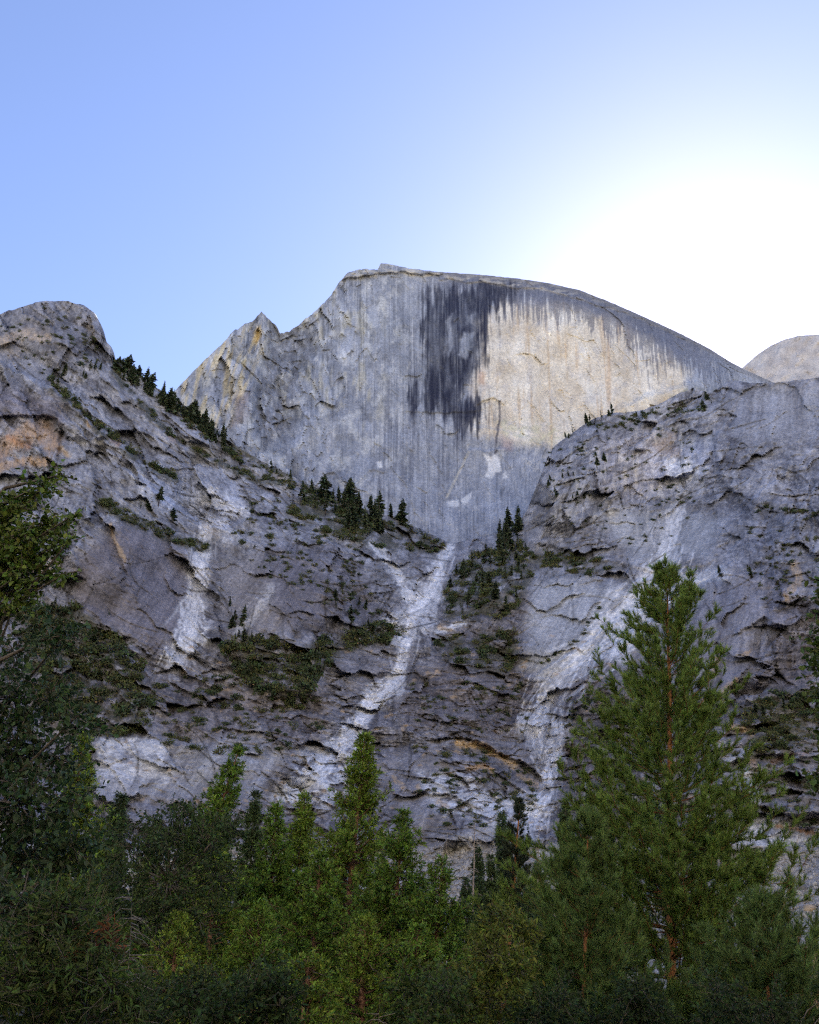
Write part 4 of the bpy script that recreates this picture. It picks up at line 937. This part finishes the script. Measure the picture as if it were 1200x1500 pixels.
def leafy(name, base, top, clusters, seed, label, leaf, width, cols, r0=.12, cat='tree', group=None, nleaf=9, twig=.35, bark=(.13, .105, .085), singles=0, droop=.15, lmat=None, upward=.0):
    """broadleaf tree or bush: clusters = (centre, radius, twigs, colour index)"""
    rng = np.random.default_rng(seed); root = new_tree(name, base, label, group, cat); base = np.asarray(base, float)
    tt, tc = trunk_curve(np.asarray(top, float), rng, .05)
    tb = Bag(); tube(tb, np.concatenate([[tc[0] - [0, 0, .2]], tc]), np.concatenate([[r0 * 1.2], r0 * (1 - .8 * tt)]), 8, np.array(bark)); link('trunk', tb.mesh('trunk', M_BARK, True), root)
    bb = Bag(); lb = Bag(); single = []
    for (c, r, n, ci) in clusters:
        c = np.asarray(c, float) - base; r3 = np.asarray(r, float) * np.ones(3)
        k = np.argmin(np.linalg.norm(tc - (c - np.array([0, 0, .35 * np.linalg.norm(c - tc[-1])])), axis=1)); o = tc[min(k, len(tc) - 2)]
        md = (o + c) / 2 + .08 * np.linalg.norm(c - o) * rng.normal(size=3) + np.array([0, 0, .06 * np.linalg.norm(c - o)])
        tube(bb, [o, md, c], [r0 * .28, r0 * .2, r0 * .07], 5, np.array(bark))
        d = rand_unit(n, rng); p = c + d * r3 * (rng.random(n) ** .45)[:, None]
        td = unit(d * .8 + rand_unit(n, rng) * .7 + np.array([0, 0, upward])); tl = twig * rng.uniform(.5, 1.3, n)
        for i in range(n):
            s0 = p[i] - td[i] * tl[i] * .5
            if rng.random() < .5: tube(bb, [c + (s0 - c) * .35, s0, p[i] + td[i] * tl[i] * .5], [r0 * .05 + .003, .004, .002], 3, np.array(bark))
        ti = np.repeat(np.arange(n), nleaf); m = len(ti); f = np.tile((np.arange(nleaf) + .5) / nleaf, n) - .5
        pos = p[ti] + td[ti] * (tl[ti] * f)[:, None]
        ld = unit(td[ti] * .55 + perp(td[ti], rng) * .8 - np.array([0, 0, droop])); nr = unit(np.array([0, 0, 1.0]) + .8 * rng.normal(size=(m, 3)))
        nr = unit(nr - (nr * ld).sum(-1, keepdims=True) * ld)
        L = leaf * rng.uniform(.65, 1.25, m); Wd = L * width * rng.uniform(.8, 1.15, m); cc = tint(m, rng, cols[ci], .24)
        leaves(lb, pos, ld, nr, L, Wd, cc)
    link('branches', bb.mesh('branches', M_BARK), root)
    link('foliage', lb.mesh('foliage', lmat or M_LEAF), root, kind='stuff')
    if singles:
        sb = Bag(); leaves(sb, np.zeros((1, 3)), np.array([[0, 1.0, 0]]), np.array([[0, 0, 1.0]]), 1.0, width, np.array([cols[0]]))
        sm = [sb.mesh('leaf', M_LEAF)]
        sb = Bag(); leaves(sb, np.zeros((1, 3)), np.array([[0, 1.0, 0]]), np.array([[0, 0, 1.0]]), 1.0, width, np.array([np.asarray(cols[0]) * [1.35, 1.3, 1.1]])); sm.append(sb.mesh('leaf', M_LEAF))
        tot = sum(c[2] for c in clusters[:singles[0]]); done = 0
        for (c, r, n, ci) in clusters[:singles[0]]:
            k = int(round(singles[1] * n / tot))
            for i in range(k):
                if done >= singles[1]: break
                d = rand_unit(1, rng)[0]; o = link('leaf', sm[done % 2], root, [float(x) for x in (np.asarray(c) - base + d * np.asarray(r) * rng.random() ** .3)])
                L = leaf * rng.uniform(.8, 1.3); o.scale = (L, L, L); o.rotation_euler = (rng.normal() * .7 - .3, rng.normal() * .7, rng.uniform(0, 6.28)); done += 1
    return root

def cl(u, v, rpx, Y, n, ci=0, dy=.5):
    return (at(u, v, Y + dy * random.uniform(-1, 1)), rpx * mpp(u, v, Y) * np.array([1, 1.3, 1]), n, ci)

# ---- front row of cedars
CEDARS = [((215, 350, 1098, 40), 2.9, 'tall yellow-green cedar with a leaning red trunk left of the grey dead-topped gap', 11),
          ((488, 535, 1078, 38), 3.0, 'tallest yellow-green cedar with a bare reddish trunk against the pale chute', 12),
          ((556, 592, 1190, 35), 2.7, 'broad cedar with grey twigs just right of the tallest cedar', 13),
          ((424, 446, 1166, 46), 2.1, 'slim cedar whose open top shows pale rock, left of the tallest cedar', 14),
          ((385, 405, 1182, 44), 2.3, 'bushy cedar beside the slim open-topped cedar', 15),
          ((70, 122, 1078, 42), 3.0, 'cedar rising behind the glossy broadleaf tree', 16),
          ((632, 648, 1262, 33), 2.2, 'short full cedar at the right end of the cedar row', 17),
          ((300, 318, 1225, 34), 2.2, 'short cedar in front of the leaning red-trunked cedar', 18),
          ((452, 470, 1250, 32), 2.4, 'short spreading cedar at the foot of the tallest cedar', 19),
          ((252, 262, 1345, 24), 1.7, 'low young cedar in front of the round-crowned oak', 20),
          ((372, 380, 1330, 25), 1.9, 'low young cedar in front of the bushy cedar', 21),
          ((530, 536, 1350, 23), 1.8, 'low young cedar in front of the tallest cedar trunk', 22),
          ((606, 612, 1362, 23), 1.7, 'low young cedar under the broad cedar with grey twigs', 23),
          ((445, 452, 1400, 20), 1.5, 'knee-high spreading cedar below the slim open-topped cedar', 24)]
for (pb, pt, vt, Y), R, lab, sd_ in CEDARS:
    b, t_ = spot(pb, pt, vt, Y)
    R = R * 1.12
    lsc = float(np.clip(Y / 44, .5, 1.0))
    conifer('cedar', b, t_, R, sd_, lab, 'cedars of the front row', 'cedar', lsc ** -1.3, leafscale=lsc * .92, r0=.2 if t_[2] > 9 else .13, colr=(.115, .185, .026) if sd_ % 2 else (.148, .208, .028))
# ---- the tall young pine and its smaller neighbours
b, t_ = spot(975, 976, 832, 27); conifer('pine', b, t_, 4.7, 31, 'tall full young pine with an orange trunk standing right of centre', None, 'pine', 2.0, r0=.13, bare=.02)
b, t_ = spot(842, 862, 1208, 22.5); conifer('pine', b, t_, 2.3, 32, 'short bushy pine at the left foot of the tall pine', None, 'pine', 2.3, r0=.05, bare=.0, colr=(.105, .155, .042))
b, t_ = spot(1120, 1112, 1330, 20); conifer('pine', b, t_, 2.0, 33, 'short bushy pine at the right foot of the tall pine', None, 'pine', 2.3, r0=.04, bare=.0, colr=(.095, .142, .04))
# ---- trees farther back
b, t_ = spot(735, 762, 1172, 88); conifer('pine', b, t_, 3.4, 34, 'dark clumpy pine with a long bare orange trunk in the forest gap', None, 'pine', .55, r0=.36, bare=.38, colr=(.040, .052, .030), leafscale=1.8)
b, t_ = spot(600, 600, 1150, 70)
FIR_A = conifer('fir', b, np.array([0, 0, 20.0]), 3.3, 35, 'dark fir', None, 'fir', .8, r0=.25, bare=.06, leafscale=1.5)
FIR_B = conifer('fir', b, np.array([.3, 0, 20.0]), 2.6, 36, 'dark fir', None, 'fir', .8, r0=.22, bare=.12, leafscale=1.5, colr=(.055, .082, .028))
FIRS = [(735, 1188, 112), (824, 1178, 150), (700, 1240, 100), (716, 1252, 84), (682, 1285, 72), (786, 1262, 130), (800, 1285, 96), (770, 1300, 70), (178, 1162, 62), (378, 1160, 66), (232, 1198, 70), (150, 1200, 66), (664, 1320, 58), (850, 1290, 80),
        (1155, 1350, 78), (1190, 1362, 70), (1130, 1372, 60), (1215, 1340, 84), (1080, 1330, 66), (30, 1190, 60), (90, 1200, 70), (280, 1210, 76), (330, 1240, 60), (420, 1240, 64), (500, 1230, 70), (560, 1250, 60), (620, 1290, 56), (-40, 1180, 64)]
rf = np.random.default_rng(5)
for k in range(34): 
    u = rf.uniform(-60, 1260); vt = (1285 if u < 620 else 1340 if u < 1060 else 1390) + rf.uniform(-25, 60); FIRS.append((u, vt, rf.uniform(44, 74)))
for k, (u, vt, Y) in enumerate(FIRS):
    p = at(u, vt, Y); h = float(p[2]); bs = np.array([p[0], Y, 0.0]); s = h / 20.0; w = s * rf.uniform(.85, 1.2)
    src = FIR_A if k % 3 else FIR_B
    grp = 'firs of the shaded forest'
    lab = ('dark fir behind the glossy broadleaf tree' if u < 140 else 'dark fir rising around the round-crowned oak' if u < 340 else 'dark fir filling the forest behind the cedar row' if u < 650 else
           'dark fir crowding round the long-trunked dark pine' if u < 840 else 'dark fir hidden behind the tall young pine' if u < 1100 else 'dark fir below the right rubble')
    if k == 0: lab = 'narrow fir just left of the long-trunked dark pine'
    if k == 1: lab = 'small fir standing alone against the pale rubble right of the dark pine'
    if k < 2:
        o = src if k == 0 else FIR_B
        if k == 0: src = FIR_A
    if k == 0: src = FIR_A; FIR_A.location = bs.tolist(); FIR_A.scale = (w, w, s); FIR_A['label'] = lab; FIR_A['group'] = grp; continue
    if k == 1: FIR_B.location = bs.tolist(); FIR_B.scale = (w, w, s); FIR_B['label'] = lab; FIR_B['group'] = grp; continue
    copy_tree(src, bs, (w, w, s), rf.uniform(0, 6.28), lab, grp)
for k, (pb, pt, vt, Y, lab) in enumerate([(690, 696, 1196, 96, 'grey leafless snag left of the long-trunked dark pine'), (784, 790, 1200, 110, 'thin bare snag right of the long-trunked dark pine'), (650, 655, 1222, 90, 'lone thin dead pole in front of the middle rubble'),
                                       (1168, 1170, 1362, 62, 'pale bare snag beyond the foot of the tall pine'), (1190, 1192, 1352, 52, 'dark bare snag with many stubs near the right rubble')]):
    b, t_ = spot(pb, pt, vt, Y); snag(b, t_, 70 + k, lab, 'dead standing trees', .2 if k != 2 else .1, (.27, .22, .19) if k < 3 else (.3, .19, .13))
# ---- broadleaf trees and bushes
Yl = 9.0
lc = []
for (u0, v0, u1, v1, n) in ((-10, 770, 92, 688, 9), (-10, 800, 112, 752, 10), (-10, 830, 104, 792, 10), (-10, 850, 100, 842, 8), (-10, 760, 50, 716, 6), (-10, 890, 60, 872, 5), (-10, 815, 70, 824, 7), (-10, 780, 80, 772, 7)):
    for k in range(n):
        f = (k + .5) / n; lc.append(cl(u0 + (u1 - u0) * f + random.uniform(-5, 5), v0 + (v1 - v0) * f + random.uniform(-8, 8), 15 - 7 * f, Yl, int(8 - 4 * f), 0, .25))
NSPRAY = len(lc)
lc += [cl(u, v, r, Yl, n, 1) for u, v, r, n in ((66, 935, 36, 20), (22, 955, 40, 30), (96, 930, 20, 9), (20, 1020, 50, 55), (72, 1020, 44, 32), (112, 1050, 30, 16), (25, 1100, 55, 90), (85, 1110, 45, 40), (30, 1180, 60, 80), (96, 1180, 42, 36), (40, 1260, 60, 95), (110, 1250, 40, 50), (30, 1330, 60, 80), (-60, 1000, 70, 90), (-60, 800, 70, 80), (-70, 1180, 80, 90))]  # lower crown leaves take the darker green, its shade put into colour
bl = at(-150, 1470, Yl + .6); bl[2] = 0; tl_ = at(-60, 740, Yl + .6) - bl
leafy('broadleaf_tree', bl, tl_, lc, 51, 'glossy dark broadleaf tree reaching in beside the brush field', .068, .64, [(.115, .160, .028), (.050, .080, .030)], r0=.13, nleaf=9, twig=.4, singles=(NSPRAY, 290))
rc = [cl(u, v, r, 9.5, n, 0) for u, v, r, n in ((1206, 852, 16, 8), (1200, 945, 18, 12), (1204, 975, 16, 10), (1206, 1150, 18, 12), (1204, 1020, 14, 7), (1250, 900, 50, 50), (1260, 1000, 60, 60), (1260, 1120, 60, 60), (1250, 800, 40, 30), (1204, 1080, 12, 6))]
br = at(1330, 1470, 9.7); br[2] = 0; tr_ = at(1260, 800, 9.7) - br
leafy('broadleaf_tree', br, tr_, rc, 52, 'light green broadleaf tree showing only its twig ends beside the right wall', .08, .7, [(.085, .115, .026)], r0=.1, nleaf=8, twig=.35)
wc = [cl(u, v, r, 8.0, n, c) for u, v, r, n, c in ((105, 1330, 36, 60, 0), (60, 1360, 44, 70, 0), (135, 1372, 36, 55, 0), (152, 1368, 18, 9, 1), (30, 1420, 54, 80, 0), (95, 1425, 50, 80, 0), (155, 1430, 40, 55, 0), (190, 1470, 34, 44, 0), (130, 1480, 50, 70, 0), (50, 1490, 56, 80, 0), (-40, 1430, 60, 70, 0), (160, 1385, 14, 5, 1), (110, 1400, 14, 8, 2))]
bw = at(80, 1500, 8.2); bw[2] = 0; leafy('willow_bush', bw, at(95, 1370, 8.2) - bw, wc, 53, 'narrow-leaved willow bush with a patch of rust-red leaves', .078, .24, [(.064, .092, .028), (.15, .06, .03), (.13, .10, .03)], r0=.05, lmat=M_LEAF2, cat='bush', nleaf=10, twig=.34, upward=.5)
oc_ = [cl(u, v, r, 26, n, 0, 1.5) for u, v, r, n in ((250, 1225, 48, 150), (205, 1240, 46, 140), (300, 1238, 42, 130), (335, 1216, 26, 60), (170, 1290, 50, 130), (245, 1290, 60, 170), (315, 1290, 46, 120), (140, 1340, 50, 110), (230, 1350, 55, 120), (290, 1345, 44, 90), (270, 1195, 26, 60))]
bo = at(235, 1480, 26.5); bo[2] = 0; leafy('oak', bo, at(245, 1260, 26.5) - bo, oc_, 54, 'dark round-crowned oak between the left cedars', .10, .6, [(.055, .080, .028)], r0=.2, lmat=M_LEAF2, nleaf=9, twig=.5)
yc = [cl(u, v, r, 18, n, 0, .8) for u, v, r, n in ((738, 1352, 32, 60), (705, 1372, 30, 55), (770, 1368, 24, 40), (725, 1405, 40, 80), (690, 1430, 34, 60), (758, 1420, 32, 55), (715, 1460, 44, 80), (665, 1475, 36, 60), (745, 1480, 36, 60))]
by = at(725, 1490, 18.3); by[2] = 0; leafy('willow_bush', by, at(735, 1390, 18.3) - by, yc, 55, 'yellow-green narrow-leaved willow bush in front of the long-trunked pine', .12, .3, [(.125, .145, .028)], r0=.07, lmat=M_LEAF2, cat='bush', nleaf=9, twig=.4, upward=.3)
for k, (u0, u1, Y, lab, colr) in enumerate(((215, 330, 17, 'low dark bush under the oak', (.034, .048, .022)), (300, 420, 15, 'low dark bush between the leaning cedar trunks', (.032, .046, .02)), (590, 680, 16, 'low leafy bush left of the yellow-green willow', (.05, .066, .024)), (1020, 1240, 17, 'low dark bush right of the tall pine', (.032, .045, .022)), (780, 960, 17, 'low dark bush under the short left pine', (.03, .042, .02)))):
    cs = [cl(random.uniform(u0, u1), random.uniform(1440, 1510), 34, Y, 46, 0, 1.2) for _ in range(9)]
    bu = at((u0 + u1) / 2, 1500, Y); bu[2] = 0; leafy('bush', bu, np.array([.1, 0, 1.0]), cs, 150 + k, lab, .09, .5, [tuple(np.array(colr) * [1.25, 1.35, 1.0])], r0=.05, lmat=M_LEAF2, cat='bush', group='low bushes under the trees', nleaf=8, twig=.4, upward=.3)
b, t_ = spot(186, 194, 1298, 10); snag(b, t_, 81, 'grey dead sapling with drooping bare twigs behind the willow bush', 'dead saplings', .011, (.19, .165, .14), 90, 'dead_sapling')
b, t_ = spot(548, 556, 1462, 11); snag(b, t_, 82, 'small pale leafless sapling poking up under the tallest cedar', 'dead saplings', .006, (.22, .17, .12), 30, 'dead_sapling')
